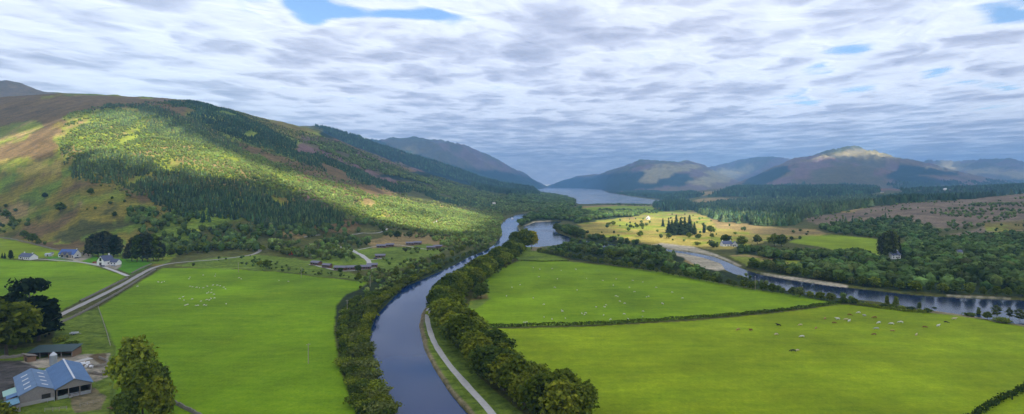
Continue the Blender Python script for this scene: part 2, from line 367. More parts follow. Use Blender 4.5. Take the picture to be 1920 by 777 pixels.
def mixc(nt, a, b, fac, mode='MIX'):
    n = N(nt, 'ShaderNodeMix', data_type='RGBA', blend_type=mode)
    for s, v in ((n.inputs[0], fac), (n.inputs[6], a), (n.inputs[7], b)):
        if hasattr(v, 'links') or isinstance(v, bpy.types.NodeSocket): nt.links.new(v, s)
        else: s.default_value = v if not isinstance(v, tuple) or len(v) == 4 else v+(1,)
    return n.outputs[2]
def math_(nt, op, a, b=None, clamp=False):
    n = N(nt, 'ShaderNodeMath', operation=op, use_clamp=clamp)
    for i, v in enumerate((a, b)):
        if v is None: continue
        if isinstance(v, bpy.types.NodeSocket): nt.links.new(v, n.inputs[i])
        else: n.inputs[i].default_value = v
    return n.outputs[0]
def gray(v): return (v, v, v)
def plain(name, col, rough=.8, scale=3.0, var=.25, metal=0.0, bump=0.0, spec=.3):
    m, nt, out = new_mat(name); p = N(nt, 'ShaderNodeBsdfPrincipled')
    tc = N(nt, 'ShaderNodeTexCoord'); nz = noise(nt, tc.outputs['Object'], scale, 5, .65)
    c = mixc(nt, tuple(x*(1-var) for x in col)+(1,), tuple(min(1, x*(1+var)) for x in col)+(1,), nz)
    nt.links.new(c, p.inputs['Base Color']); p.inputs['Roughness'].default_value = rough; p.inputs['Metallic'].default_value = metal
    p.inputs['Specular IOR Level'].default_value = spec
    if bump:
        b = N(nt, 'ShaderNodeBump'); b.inputs['Strength'].default_value = bump; nt.links.new(nz, b.inputs['Height']); nt.links.new(b.outputs[0], p.inputs['Normal'])
    nt.links.new(p.outputs[0], out.inputs['Surface']); return m
# ground
def ground_mat():
    m, nt, out = new_mat('ground_cover'); p = N(nt, 'ShaderNodeBsdfPrincipled'); p.inputs['Roughness'].default_value = .95; p.inputs['Specular IOR Level'].default_value = .1
    at_ = N(nt, 'ShaderNodeAttribute', attribute_name='cover'); pa = N(nt, 'ShaderNodeAttribute', attribute_name='pasture')
    tc = N(nt, 'ShaderNodeTexCoord'); v = tc.outputs['Object']
    st = N(nt, 'ShaderNodeMapping'); st.inputs['Scale'].default_value = (.35, 1.7, 1); st.inputs['Rotation'].default_value = (0,0,R(14)); nt.links.new(v, st.inputs['Vector'])
    big = noise(nt, v, .02, 6, .6); mid = noise(nt, st.outputs[0], .10, 6, .7); fine = noise(nt, v, 1.1, 4, .7); spots = noise(nt, v, .28, 5, .75)
    c = mixc(nt, at_.outputs['Color'], ramp(nt, big, [(.25,gray(.66)),(.75,gray(1.34))]), 1.0, 'MULTIPLY')
    # rough ground: strong mottling, tufts and bare ground
    cr = mixc(nt, c, ramp(nt, mid, [(.28,(.50,.55,.50)),(.72,(1.5,1.4,1.3))]), 1.0, 'MULTIPLY')
    cr = mixc(nt, cr, ramp(nt, spots, [(.35,(.55,.62,.55)),(.62,(1.35,1.3,1.2))]), 1.0, 'MULTIPLY')
    # pasture: gentle uneven growth
    cp = mixc(nt, c, ramp(nt, mid, [(.25,(.72,.82,.8)),(.75,(1.27,1.16,1.2))]), 1.0, 'MULTIPLY')
    cp = mixc(nt, cp, ramp(nt, spots, [(.30,(.80,.86,.8)),(.72,(1.18,1.12,1.2))]), 1.0, 'MULTIPLY')
    wet = noise(nt, v, .009, 6, .72); cp = mixc(nt, cp, ramp(nt, wet, [(.30,(.74,.80,.9)),(.44,(1,1,1)),(.60,(1.02,1,1)),(.72,(1.30,1.10,1.3))]), 1.0, 'MULTIPLY')
    cp = mixc(nt, cp, ramp(nt, fine, [(.3,gray(.82)),(.7,gray(1.18))]), 1.0, 'MULTIPLY')
    nt.links.new(mixc(nt, cr, cp, pa.outputs['Fac']), p.inputs['Base Color'])
    b = N(nt, 'ShaderNodeBump'); b.inputs['Strength'].default_value = .6; b.inputs['Distance'].default_value = 2.0
    h = math_(nt, 'ADD', math_(nt, 'MULTIPLY', spots, 1.0), math_(nt, 'MULTIPLY', mid, 1.5))
    h = math_(nt, 'MULTIPLY', h, math_(nt, 'SUBTRACT', 1.15, pa.outputs['Fac']))
    nt.links.new(h, b.inputs['Height']); nt.links.new(b.outputs[0], p.inputs['Normal'])
    nt.links.new(p.outputs[0], out.inputs['Surface']); return m
def water_mat(name, tint, rough=.08, bump=.06, scale=.6):
    m, nt, out = new_mat(name); p = N(nt, 'ShaderNodeBsdfPrincipled')
    p.inputs['Base Color'].default_value = tint+(1,); p.inputs['IOR'].default_value = 1.33; p.inputs['Specular IOR Level'].default_value = {'canal_water':.22,'river_water':.30,'loch_water':1.0}[name]
    tc = N(nt, 'ShaderNodeTexCoord')
    mp = N(nt, 'ShaderNodeMapping'); mp.inputs['Scale'].default_value = (1, .45, 1); nt.links.new(tc.outputs['Object'], mp.inputs['Vector'])
    rp = noise(nt, mp.outputs[0], scale, 5, .65); pt = noise(nt, tc.outputs['Object'], .012, 4, .6)
    nt.links.new(ramp(nt, pt, [(.35,gray(rough*.7)),(.65,gray(rough*2.0))]), p.inputs['Roughness'])
    b = N(nt, 'ShaderNodeBump'); b.inputs['Strength'].default_value = bump; b.inputs['Distance'].default_value = .3
    nt.links.new(rp, b.inputs['Height']); nt.links.new(b.outputs[0], p.inputs['Normal'])
    nt.links.new(p.outputs[0], out.inputs['Surface']); return m
M = {}
M['ground'] = ground_mat()
M['canal'] = water_mat('canal_water', (.010,.034,.110), .07, .05, .5)
M['river'] = water_mat('river_water', (.012,.022,.055), .10, .06, .5)
M['loch'] = water_mat('loch_water', (.02,.03,.05), .14, .25, .12)
# ------------------------------------------------------------------ ground object
nr, nc = XX.shape
idx = np.arange(nr*nc).reshape(nr, nc)
fa = np.stack([idx[:-1,:-1], idx[:-1,1:], idx[1:,1:], idx[1:,:-1]], -1).reshape(-1, 4)
okc = keep_far[:-1,:-1] & keep_far[1:,1:] & keep_far[1:,:-1] & keep_far[:-1,1:]
fa = fa[okc.ravel()]
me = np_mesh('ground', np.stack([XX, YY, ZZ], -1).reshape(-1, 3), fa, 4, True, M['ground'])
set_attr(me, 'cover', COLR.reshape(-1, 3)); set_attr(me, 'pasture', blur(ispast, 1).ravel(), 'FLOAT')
tag(obj('ground', me), 'wide valley floor of green pasture and rough ground rising to heather hills', kind='structure')
# the ground behind and beside the camera: one apron butted to the first row (hidden side of the same sheet)
bm = bmesh.new()
x0 = 3.2*8
for q in ([(-19000,-6000,-.2),(19000,-6000,-.2),(19000,7.9,-.2),(-19000,7.9,-.2)],
          [(-19000,8,-.2),(-x0,8,-.2),(-3.2*5900,5900,-.2)], [(x0,8,-.2),(19000,8,-.2),(3.2*5900,5900,-.2)]):
    bm.faces.new([bm.verts.new(p) for p in q])
me = bpy.data.meshes.new('ground_apron'); bm.to_mesh(me); bm.free(); set_attr(me, 'cover', np.tile(C['pasture2'], (len(me.vertices),1))); set_attr(me, 'pasture', np.ones(len(me.vertices)), 'FLOAT')
tag(obj('ground', me, mat=M['ground']), 'grassland running on behind the viewpoint', kind='structure')
# ------------------------------------------------------------------ water sheets
def sheet(name, poly, z, mat, label, grow=1.0):
    pts = [flat(u, v) for u, v in poly]; bm = bmesh.new()
    vs = [bm.verts.new((x, y, z)) for x, y in pts]; f = bm.faces.new(vs)
    if f.normal.z < 0 or True:
        f.normal_update()
        if f.normal.z < 0: f.normal_flip()
    bmesh.ops.triangulate(bm, faces=[f]); me = bpy.data.meshes.new(name); bm.to_mesh(me); bm.free()
    return tag(obj(name, me, mat=mat), label, kind='structure')
def grown(poly, k):   # push an outline outwards by k metres in plan, so that the banks cut the waterline
    P = np.array([flat(u, v) for u, v in poly]); A = 0.5*np.sum(P[:,0]*np.roll(P[:,1],-1)-np.roll(P[:,0],-1)*P[:,1]); s = 1 if A > 0 else -1
    d1 = P-np.roll(P,1,0); d2 = np.roll(P,-1,0)-P
    n1 = np.stack([d1[:,1], -d1[:,0]], 1)/np.linalg.norm(d1, axis=1)[:,None]; n2_ = np.stack([d2[:,1], -d2[:,0]], 1)/np.linalg.norm(d2, axis=1)[:,None]
    n = n1+n2_; n /= np.maximum(np.linalg.norm(n, axis=1)[:,None], .5)
    return P+n*s*k
def sheet2(name, poly, k, z, mat, label):
    from mathutils.geometry import tessellate_polygon
    P = grown(poly, k); tri = tessellate_polygon([[Vector((a, b, 0)) for a, b in P]])
    V = np.concatenate([P, np.full((len(P),1), z)], 1); T = np.array(tri)
    a = V[T[:,1]]-V[T[:,0]]; b = V[T[:,2]]-V[T[:,0]]; cz = a[:,0]*b[:,1]-a[:,1]*b[:,0]; T[cz < 0] = T[cz < 0][:, ::-1]
    return tag(obj(name, np_mesh(name, V, T, 3, False, mat)), label, kind='structure')
sheet2('canal_water', CANAL, 1.5, -.9, M['canal'], 'dark blue canal water curving away between its wooded banks')
sheet2('river_water', BAY, 2.0, -.9, M['river'], 'river water winding from the wide bay past gravel bars')
sheet2('loch_water', LOCH, 14, -.9, M['loch'], 'pale wind ruffled loch between distant mountains')
# ------------------------------------------------------------------ clouds: a layer 2 km up, its gaps shaped to let sun onto chosen ground
ZC = 1900.0
SUNLIT = [  # ground the sun reaches through the gaps
 [(-60,262),(60,240),(110,262),(130,215),(185,206),(280,215),(360,250),(460,300),(600,335),(720,360),(850,385),(940,392),(945,430),(900,448),(820,440),(700,412),(600,385),(500,352),(400,345),(290,328),(200,300),(110,290),(0,300),(-60,300)],
 [(1090,415),(1160,404),(1300,396),(1420,425),(1400,440),(1300,470),(1220,464),(1120,445)],
 [(1310,345),(1345,316),(1400,308),(1430,316),(1400,345)],
 [(1510,300),(1560,287),(1600,280),(1650,284),(1720,306),(1650,304),(1600,297),(1550,300)],
 [(1740,316),(1760,306),(1800,308),(1890,320),(1990,330),(1920,336)],
]
OPEN = [ [(530,-10),(535,25),(560,52),(620,48),(680,42),(700,55),(712,20),(640,12),(600,-10)], [(690,22),(740,14),(800,12),(860,18),(865,62),(850,72),(830,60),(845,40),(790,32),(720,42)], [(1715,130),(1760,118),(1800,120),(1812,140),(1860,150),(1925,160),(1925,178),(1860,172),(1830,160),(1780,165),(1725,155)], [(780,0),(870,20),(950,45),(930,48),(860,34)] ]
ra = np.concatenate([np.linspace(0, 7000, 90, endpoint=False), np.linspace(7000, 16000, 60, endpoint=False), np.geomspace(16000, 110000, 40)])
aa = np.linspace(0, 2*np.pi, 721)[:-1]
RA, AA = np.meshgrid(ra, aa, indexing='ij')
CX, CY = RA*np.sin(AA), RA*np.cos(AA)
CZ = ZC*(1-(RA/110000)**1.6) + 40
gx, gy, gz = CX.copy(), CY.copy(), np.zeros_like(CX)
for _ in range(6):
    t = (CZ-gz)/SUN[2]; gx, gy = CX-SUN[0]*t, CY-SUN[1]*t
    gz = 0.5*gz + 0.5*np.where(gy > 60, height0(gx, np.maximum(gy, 60)), 0)
gu, gv = uv_of(gx, gy, gz); ok = gy > 150
jx = (fbm(CX/260, CY/260, 4, 51)-.5)*46; jy = (fbm(CX/260+70, CY/260, 4, 52)-.5)*20
gap = .14*smooth01((gy-500)/1500)*(1-smooth01((gy-15000)/4000))  # cloud thinned along the valley, added to brighten far ground and low sky
for P, (y0_, y1_) in zip(SUNLIT, [(600,3400),(700,3500),(9000,14500),(5800,9000),(8500,12500)]): gap[inpoly(gu+jx*(gv>200), gv+jy, P) & (gy > y0_) & (gy < y1_)] = 1 if y1_ < 5000 else .55
cu, cv = U0+F*CX/np.maximum(CY, 1), VH+F*(CH-CZ)/np.maximum(CY, 1)
op = np.zeros_like(CX)
ja, jb = (fbm(CX/900, CY/900, 5, 61)-.5)*70, (fbm(CX/900+40, CY/900, 5, 62)-.5)*34
for P in OPEN: op[inpoly(cu+ja, cv+jb, P) & (CY > 500)] = 1
def blur2(a, n):
    for _ in range(n):
        a = (a + np.roll(a,1,1) + np.roll(a,-1,1))/3; b = a.copy(); b[1:-1] = (a[1:-1]+a[2:]+a[:-2])/3; a = b
    return a
gap = blur2(gap, 2); op = blur2(op, 4)
veil = smooth01((RA-4500)/2000)          # the layer breaks up less overhead
ri, ci = RA.shape; idx = np.arange(ri*ci).reshape(ri, ci); nx = np.roll(idx, -1, 1)
cf = np.stack([idx[:-1], idx[1:], nx[1:], nx[:-1]], -1).reshape(-1, 4)
def cloud_mat():
    m, nt, out = new_mat('cloud_layer')
    tc = N(nt, 'ShaderNodeTexCoord'); g = N(nt, 'ShaderNodeAttribute', attribute_name='gap'); o = N(nt, 'ShaderNodeAttribute', attribute_name='open')
    mp = N(nt, 'ShaderNodeMapping'); mp.inputs['Scale'].default_value = (.00046, .00036, 0); mp.inputs['Location'].default_value = (3.3, 1.7, 0); mp.inputs['Rotation'].default_value = (0,0,0); nt.links.new(tc.outputs['Object'], mp.inputs['Vector'])
    n1 = N(nt, 'ShaderNodeTexNoise'); n1.inputs['Scale'].default_value = 1.0; n1.inputs['Detail'].default_value = 7; n1.inputs['Roughness'].default_value = .5; n1.inputs['Distortion'].default_value = .35; nt.links.new(mp.outputs[0], n1.inputs['Vector'])
    mp2 = N(nt, 'ShaderNodeMapping'); mp2.inputs['Scale'].default_value = (.00130, .00108, 0); mp2.inputs['Location'].default_value = (8, 2, 0); nt.links.new(tc.outputs['Object'], mp2.inputs['Vector'])
    n2_ = N(nt, 'ShaderNodeTexNoise'); n2_.inputs['Scale'].default_value = 1.0; n2_.inputs['Detail'].default_value = 6; n2_.inputs['Roughness'].default_value = .5; n2_.inputs['Distortion'].default_value = .3; nt.links.new(mp2.outputs[0], n2_.inputs['Vector'])
    wv = N(nt, 'ShaderNodeVectorMath', operation='MULTIPLY_ADD'); nt.links.new(n2_.outputs['Color'], wv.inputs[0]); wv.inputs[1].default_value = (1.3,1.3,0); nt.links.new(mp2.outputs[0], wv.inputs[2])
    vo = N(nt, 'ShaderNodeTexVoronoi', feature='SMOOTH_F1', voronoi_dimensions='2D'); vo.inputs['Scale'].default_value = .70; vo.inputs['Smoothness'].default_value = .35; vo.inputs['Detail'].default_value = 2.0; vo.inputs['Roughness'].default_value = .55; nt.links.new(wv.outputs[0], vo.inputs['Vector'])
    cell = math_(nt, 'SUBTRACT', .95, vo.outputs['Distance'])
    d = math_(nt, 'ADD', math_(nt, 'MULTIPLY', n1.outputs['Fac'], .60), math_(nt, 'ADD', math_(nt, 'MULTIPLY', n2_.outputs['Fac'], .20), math_(nt, 'MULTIPLY', cell, .27)))
    gg = math_(nt, 'MAXIMUM', math_(nt, 'MULTIPLY', g.outputs['Fac'], 1.9), math_(nt, 'MULTIPLY', o.outputs['Fac'], 1.3))
    dd = math_(nt, 'SUBTRACT', d, math_(nt, 'MULTIPLY', gg, .30))
    al = N(nt, 'ShaderNodeMapRange', interpolation_type='SMOOTHSTEP'); nt.links.new(dd, al.inputs['Value'])
    al.inputs['From Min'].default_value = .02; al.inputs['From Max'].default_value = .22; al.inputs['To Min'].default_value = .0; al.inputs['To Max'].default_value = .93
    thick = ramp(nt, dd, [(.25,(.72,.72,.73)),(.345,(.66,.66,.68)),(.41,(.52,.52,.56)),(.475,(.42,.42,.47)),(.57,(.33,.335,.39))])
    bp = N(nt, 'ShaderNodeBump'); bp.inputs['Strength'].default_value = .35; bp.inputs['Distance'].default_value = 400; nt.links.new(d, bp.inputs['Height'])
    tr = N(nt, 'ShaderNodeBsdfTranslucent'); nt.links.new(bp.outputs[0], tr.inputs['Normal']); nt.links.new(thick, tr.inputs['Color'])
    df = N(nt, 'ShaderNodeBsdfDiffuse'); df.inputs['Color'].default_value = (.85,.87,.92,1)
    mx = N(nt, 'ShaderNodeMixShader'); mx.inputs[0].default_value = .22; nt.links.new(tr.outputs[0], mx.inputs[1]); nt.links.new(df.outputs[0], mx.inputs[2])
    tp = N(nt, 'ShaderNodeBsdfTransparent'); m2 = N(nt, 'ShaderNodeMixShader'); nt.links.new(al.outputs[0], m2.inputs[0]); nt.links.new(tp.outputs[0], m2.inputs[1]); nt.links.new(mx.outputs[0], m2.inputs[2])
    nt.links.new(m2.outputs[0], out.inputs['Surface']); return m
me = np_mesh('clouds', np.stack([CX, CY, CZ], -1).reshape(-1, 3), cf, 4, True, cloud_mat())
set_attr(me, 'gap', gap.ravel(), 'FLOAT'); set_attr(me, 'open', op.ravel(), 'FLOAT')
tag(obj('clouds', me), 'broken white and lavender grey cloud layer with small blue openings', kind='structure')
# ------------------------------------------------------------------ sky, sun, camera
w = bpy.data.worlds.new('World'); scene.world = w; w.use_nodes = True
nt = w.node_tree; bg = nt.nodes['Background']; sk = nt.nodes.new('ShaderNodeTexSky'); sk.sky_type = 'NISHITA'; sk.sun_disc = False
sk.sun_elevation = SUN_EL; sk.sun_rotation = SUN_AZ; sk.altitude = 100; sk.air_density = 1.0; sk.dust_density = .1; sk.ozone_density = 4.0
nt.links.new(sk.outputs[0], bg.inputs['Color']); bg.inputs['Strength'].default_value = 0.12
sl = bpy.data.lights.new('sun', 'SUN'); sl.energy = 5.0; sl.angle = R(0.5); sl.color = (1, .955, .88)
so = bpy.data.objects.new('sun', sl); link(so); so.rotation_euler = Vector(tuple(-SUN)).to_track_quat('-Z', 'Y').to_euler()
cd = bpy.data.cameras.new('camera'); cam = bpy.data.objects.new('camera', cd); link(cam); cam.location = (0, 0, CH); cam.rotation_euler = (R(90), 0, 0)
cd.sensor_width = 36; cd.lens = 36*F/1920; cd.shift_y = -(388.5-VH)/1920; cd.clip_start = 1; cd.clip_end = 300000
scene.camera = cam
scene.view_settings.view_transform = 'Standard'; scene.view_settings.look = 'None'; scene.view_settings.exposure = EXPOSURE; scene.view_settings.gamma = 1
scene.cycles.max_bounces = 6; scene.cycles.diffuse_bounces = 3; scene.cycles.glossy_bounces = 2; scene.cycles.transparent_max_bounces = 12; scene.cycles.transmission_bounces = 3; scene.cycles.volume_bounces = 1
scene.cycles.use_denoising = True; scene.cycles.sample_clamp_indirect = 4
# ------------------------------------------------------------------ air
def haze():
    m, nt, out = new_mat('haze_air'); v = N(nt, 'ShaderNodeVolumePrincipled'); v.inputs['Color'].default_value = HAZE_COL+(1,); v.inputs['Density'].default_value = HAZE_D
    v.inputs['Anisotropy'].default_value = 0.0
    nt.links.new(v.outputs[0], out.inputs['Volume'])
    bm = bmesh.new(); bmesh.ops.create_cube(bm, size=1)
    bmesh.ops.transform(bm, matrix=Matrix.Translation((0, 6700, 545)) @ Matrix.Diagonal((39600, 27000, 1110, 1)), verts=bm.verts)
    me = bpy.data.meshes.new('haze'); bm.to_mesh(me); bm.free()
    tag(obj('haze', me, mat=m), 'thin blue air filling the valley and veiling the far mountains', kind='stuff')
haze()
# ------------------------------------------------------------------ foliage materials and tree meshes
def leaf_mat(name, col, var=.42, transl=.3):
    m, nt, out = new_mat(name); oi = N(nt, 'ShaderNodeObjectInfo'); ta = N(nt, 'ShaderNodeAttribute', attribute_name='tint')
    a = tuple(x*(1-var) for x in col); b = tuple(x*(1+var) for x in col)
    c = mixc(nt, a+(1,), (b[0]*1.15, b[1], b[2]*.9, 1), oi.outputs['Random'])
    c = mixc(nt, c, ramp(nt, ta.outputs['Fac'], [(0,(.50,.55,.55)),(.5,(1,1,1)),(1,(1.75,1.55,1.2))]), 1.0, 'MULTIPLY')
    d = N(nt, 'ShaderNodeBsdfDiffuse'); t = N(nt, 'ShaderNodeBsdfTranslucent'); nt.links.new(c, d.inputs[0]); nt.links.new(mixc(nt, c, (1.0,1.1,.5,1), 1.0, 'MULTIPLY'), t.inputs[0])
    mx = N(nt, 'ShaderNodeMixShader'); mx.inputs[0].default_value = transl; nt.links.new(d.outputs[0], mx.inputs[1]); nt.links.new(t.outputs[0], mx.inputs[2])
    nt.links.new(mx.outputs[0], out.inputs['Surface']); return m
def mass_mat(name):
    m, nt, out = new_mat(name); ta = N(nt, 'ShaderNodeAttribute', attribute_name='cover'); tc = N(nt, 'ShaderNodeTexCoord')
    nz = noise(nt, tc.outputs['Object'], .45, 3, .7)
    c = mixc(nt, ta.outputs['Color'], ramp(nt, nz, [(.3,gray(.62)),(.7,gray(1.38))]), 1.0, 'MULTIPLY')
    d = N(nt, 'ShaderNodeBsdfDiffuse'); nt.links.new(c, d.inputs[0]); nt.links.new(d.outputs[0], out.inputs['Surface']); return m
LEAF = dict(deep=leaf_mat('leaves_deep_green', (.072,.116,.026)), mid=leaf_mat('leaves_mid_green', (.125,.175,.026)), olive=leaf_mat('leaves_olive', (.135,.175,.024)),
            yellow=leaf_mat('leaves_yellowing', (.26,.26,.014), .3), pale=leaf_mat('leaves_grey_green', (.10,.135,.045)), bright=leaf_mat('leaves_fresh_green', (.095,.140,.018)),
            rust=leaf_mat('leaves_turning', (.15,.130,.022)), needle=leaf_mat('needles_dark', (.018,.034,.018), .3, .08), needle2=leaf_mat('needles_grey', (.050,.064,.036), .3, .08), yew=leaf_mat('needles_blackish', (.014,.026,.013), .3, .05))
M['mass'] = mass_mat('tree_mass'); M['bark'] = plain('bark', (.11,.085,.06), .95, 2.0, .4); M['pinebark'] = plain('birch_bark', (.30,.27,.23), .95, 2.0, .4)
def ico(sub):
    bm = bmesh.new(); bmesh.ops.create_icosphere(bm, subdivisions=sub, radius=1); V = np.array([v.co[:] for v in bm.verts]); T = np.array([[v.index for v in f.verts] for f in bm.faces]); bm.free(); return V, T
ICO1, ICO2 = ico(1), ico(2)
def leaf_quads(P, Nn, S, rg):
    """one small bent leaf clump (quad) at each point P facing Nn"""
    n = len(P); Nn = Nn/np.maximum(np.linalg.norm(Nn, axis=1)[:,None], 1e-6)
    r = rg.normal(size=(n,3)); a = np.cross(Nn, r); a /= np.linalg.norm(a, axis=1)[:,None]; b = np.cross(Nn, a)
    S = S[:,None]; k = rg.uniform(.6, 1.3, (n,4,1))
    q = np.stack([P-a*S*k[:,0], P-b*S*k[:,1]-Nn*S*.2, P+a*S*k[:,2], P+b*S*k[:,3]-Nn*S*.25], 1)
    return q.reshape(-1, 3), np.arange(4*n).reshape(n, 4)
def crown_mesh(name, seed, Hc, Wc, z0, lobes, per, size, shape='round'):
    rg = np.random.default_rng(seed); Vs, Fs, Ts = [], [], []; off = 0
    cs = []
    for i in range(lobes):
        if shape == 'round':
            a = i*2.4+rg.uniform(-.4,.4); h = (i+.5)/lobes; rr = np.sqrt(max(0, 1-(2*h-.9)**2))*.56*Wc/2*rg.uniform(.75,1.2) if i < lobes-1 else 0
            c = np.array([rr*math.cos(a), rr*math.sin(a), z0+Hc*(.16+.70*h)]); r = Wc*rg.uniform(.19,.30)*(1.1-.35*h)
        elif shape == 'tall':
            a = i*2.4+rg.uniform(-.4,.4); h = (i+.5)/lobes; rr = .30*Wc*rg.uniform(.3,1)*(1-.75*h)
            c = np.array([rr*math.cos(a), rr*math.sin(a), z0+Hc*(.06+.86*h)]); r = Wc*rg.uniform(.24,.32)*(1.1-.55*h)
        else: # bush
            a = i*2.4+rg.uniform(-.4,.4); rr = .34*Wc*rg.uniform(.2,1)
            c = np.array([rr*math.cos(a), rr*math.sin(a), z0+Hc*rg.uniform(.25,.6)]); r = Wc*rg.uniform(.2,.32)
        cs.append((c, r))
    for c, r in cs:
        d = rg.normal(size=(per,3)); d /= np.linalg.norm(d, axis=1)[:,None]; d[:,2] = np.where(d[:,2] < -.35, -d[:,2], d[:,2])
        rad = r*(rg.uniform(.62,1.20,per)+.16*np.sin(d[:,0]*5+seed)+.13*np.sin(d[:,1]*6+d[:,2]*5))
        P = c + d*rad[:,None]*np.array([1,1,.82])
        q, f = leaf_quads(P, d+rg.normal(size=d.shape)*.75+np.array([0,0,.35]), size*rg.uniform(.55,1.25,per), rg)
        Vs.append(q); Fs.append(f+off); off += len(q); Ts.append(np.repeat(np.clip(rg.normal(.5,.22,per),0,1), 4))
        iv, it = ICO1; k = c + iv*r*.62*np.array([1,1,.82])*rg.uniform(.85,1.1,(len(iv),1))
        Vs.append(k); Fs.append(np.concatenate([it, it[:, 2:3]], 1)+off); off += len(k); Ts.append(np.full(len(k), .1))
    V = np.concatenate(Vs); Fq = np.concatenate(Fs); T = np.concatenate(Ts)
    bm = bmesh.new(); vs = [bm.verts.new(p) for p in V]; seen = set()
    for q in Fq:
        q = q.tolist(); q = q[:3] if q[2] == q[3] else q
        bm.faces.new([vs[k] for k in q])
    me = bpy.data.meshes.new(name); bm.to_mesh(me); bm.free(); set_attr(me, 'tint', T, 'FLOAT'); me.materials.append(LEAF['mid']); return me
def needle_mesh(name, seed, Hc, Wc, z0, tiers, blades, ragged=.25):
    rg = np.random.default_rng(seed); Vs, Fs, Ts = [], [], []; off = 0
    for t in range(tiers):
        h = t/(tiers-1); z = z0 + (Hc-z0)*h**.92; R_ = Wc/2*(1-h)**.8*rg.uniform(1-ragged,1+ragged*.6)+.25
        for b in range(blades):
            a = rg.uniform(0, 2*np.pi); L = R_*rg.uniform(.6,1.12); dz = -L*rg.uniform(.15,.55); wd = max(.35, L*.42); ca, sa = math.cos(a), math.sin(a)
            dirv = np.array([ca,sa,0]); sd = np.array([-sa,ca,0]); top = np.array([0,0,z+.6])
            q = np.array([top, dirv*L*.55+sd*wd+np.array([0,0,z+dz*.4]), dirv*L+np.array([0,0,z+dz]), dirv*L*.55-sd*wd+np.array([0,0,z+dz*.4])])
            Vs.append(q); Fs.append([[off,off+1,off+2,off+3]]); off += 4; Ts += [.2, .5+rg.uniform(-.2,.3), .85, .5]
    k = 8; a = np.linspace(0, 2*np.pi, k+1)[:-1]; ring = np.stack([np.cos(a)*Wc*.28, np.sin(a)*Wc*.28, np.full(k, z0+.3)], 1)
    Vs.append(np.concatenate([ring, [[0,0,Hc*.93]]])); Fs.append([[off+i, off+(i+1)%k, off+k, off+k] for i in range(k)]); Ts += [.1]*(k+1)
    V = np.concatenate(Vs); Fq = np.concatenate([np.array(f) for f in Fs])
    bm = bmesh.new(); vs = [bm.verts.new(p) for p in V]
    for q in Fq:
        q = q.tolist(); q = q[:3] if q[2] == q[3] else q
        bm.faces.new([vs[j] for j in q])
    me = bpy.data.meshes.new(name); bm.to_mesh(me); bm.free(); set_attr(me, 'tint', np.array(Ts), 'FLOAT'); me.materials.append(LEAF['needle']); return me
def trunk_mesh(name, seed, H, r, limbs, z1, mat):
    rg = random.Random(seed); bm = bmesh.new()
    def tube(pts, rad, k=7):
        prev = None
        for p, q in zip(pts, rad):
            ring = [bm.verts.new((p[0]+q*math.cos(6.2832*i/k), p[1]+q*math.sin(6.2832*i/k), p[2])) for i in range(k)]
            if prev:
                for i in range(k): bm.faces.new([prev[i], prev[(i+1)%k], ring[(i+1)%k], ring[i]])
            prev = ring
        bm.faces.new(prev)
    b = (rg.uniform(-.3,.3), rg.uniform(-.3,.3))
    tube([(0,0,-.8),(0,0,.3),(b[0]*.4,b[1]*.4,z1),(b[0],b[1],H)], [r*1.5, r*1.05, r*.75, r*.2])
    for i in range(limbs):
        a = i*2.2+rg.uniform(0,1); L = H*rg.uniform(.22,.36); z = z1+(H-z1)*i/(limbs+1)*.7
        tube([(b[0]*.4,b[1]*.4,z),(math.cos(a)*L*.5,math.sin(a)*L*.5,z+L*.45),(math.cos(a)*L,math.sin(a)*L,z+L*.9)], [r*.5,r*.35,r*.12], 5)
    me = bpy.data.meshes.new(name); bm.to_mesh(me); bm.free(); me.materials.append(mat); return me
# kinds: every mesh is 10 m tall nominally (bush 3 m) and is scaled on placing
BROAD = [(crown_mesh('crown', 100+i, 8.2, 8.6+.5*(i%3), 1.6, 13+i%4, 120, .50), trunk_mesh('trunk', i, 7.5, .26, 4, 2.4, M['bark'])) for i in range(6)]
BROADF = [(crown_mesh('crown', 140+i, 8.2, 8.4+.5*(i%3), 1.5, 10+i%3, 42, .78), trunk_mesh('trunk', i+20, 7.5, .28, 3, 2.2, M['bark'])) for i in range(6)]
TALL = [(crown_mesh('crown', 160+i, 9.0, 5.6+.5*(i%2), 1.0, 12+i%3, 60, .48, 'tall'), trunk_mesh('trunk', i+40, 8.5, .2, 3, 1.6, M['bark'])) for i in range(4)]
CONIF = [(needle_mesh('crown', 180+i, 10.2, 4.6+.5*(i%2), 1.0, 17, 9), trunk_mesh('trunk', i+60, 9.2, .17, 0, 3, M['bark'])) for i in range(4)]
BUSH = [(crown_mesh('foliage', 200+i, 3.0, 3.9+.4*(i%3), -.1, 7+i%3, 80, .26, 'bush'), trunk_mesh('stem', i+80, 1.6, .09, 3, .3, M['bark'])) for i in range(6)]
BIRCHY = [(crown_mesh('crown', 230+i, 7.6, 5.2, 2.4, 9, 34, .40), trunk_mesh('trunk', i+90, 8.2, .13, 5, 2.6, M['pinebark'])) for i in range(3)]
def pine_crown():   # flat topped Scots pine
    return crown_mesh('crown', 300, 3.4, 5.4, 6.9, 8, 90, .36, 'bush')
PINE = [(pine_crown(), trunk_mesh('trunk', 99, 8.6, .2, 3, 6.6, M['pinebark']))]
KINDS = dict(broad=BROAD, broadf=BROADF, tall=TALL, conif=CONIF, bush=BUSH, birch=BIRCHY, pine=PINE)
NOMH = dict(broad=10, broadf=10, tall=10, conif=10.4, bush=2.6, birch=10, pine=10)
NAMES = dict(broad='broadleaf_tree', broadf='broadleaf_tree', tall='slender_tree', conif='conifer_tree', bush='shrub', birch='birch_tree', pine='pine_tree')
CATS = dict(broad='tree', broadf='tree', tall='tree', conif='conifer', bush='shrub', birch='tree', pine='tree')
tree_rng = random.Random(5)
TAKEN = []      # plan positions of single trees: the masses keep clear of them
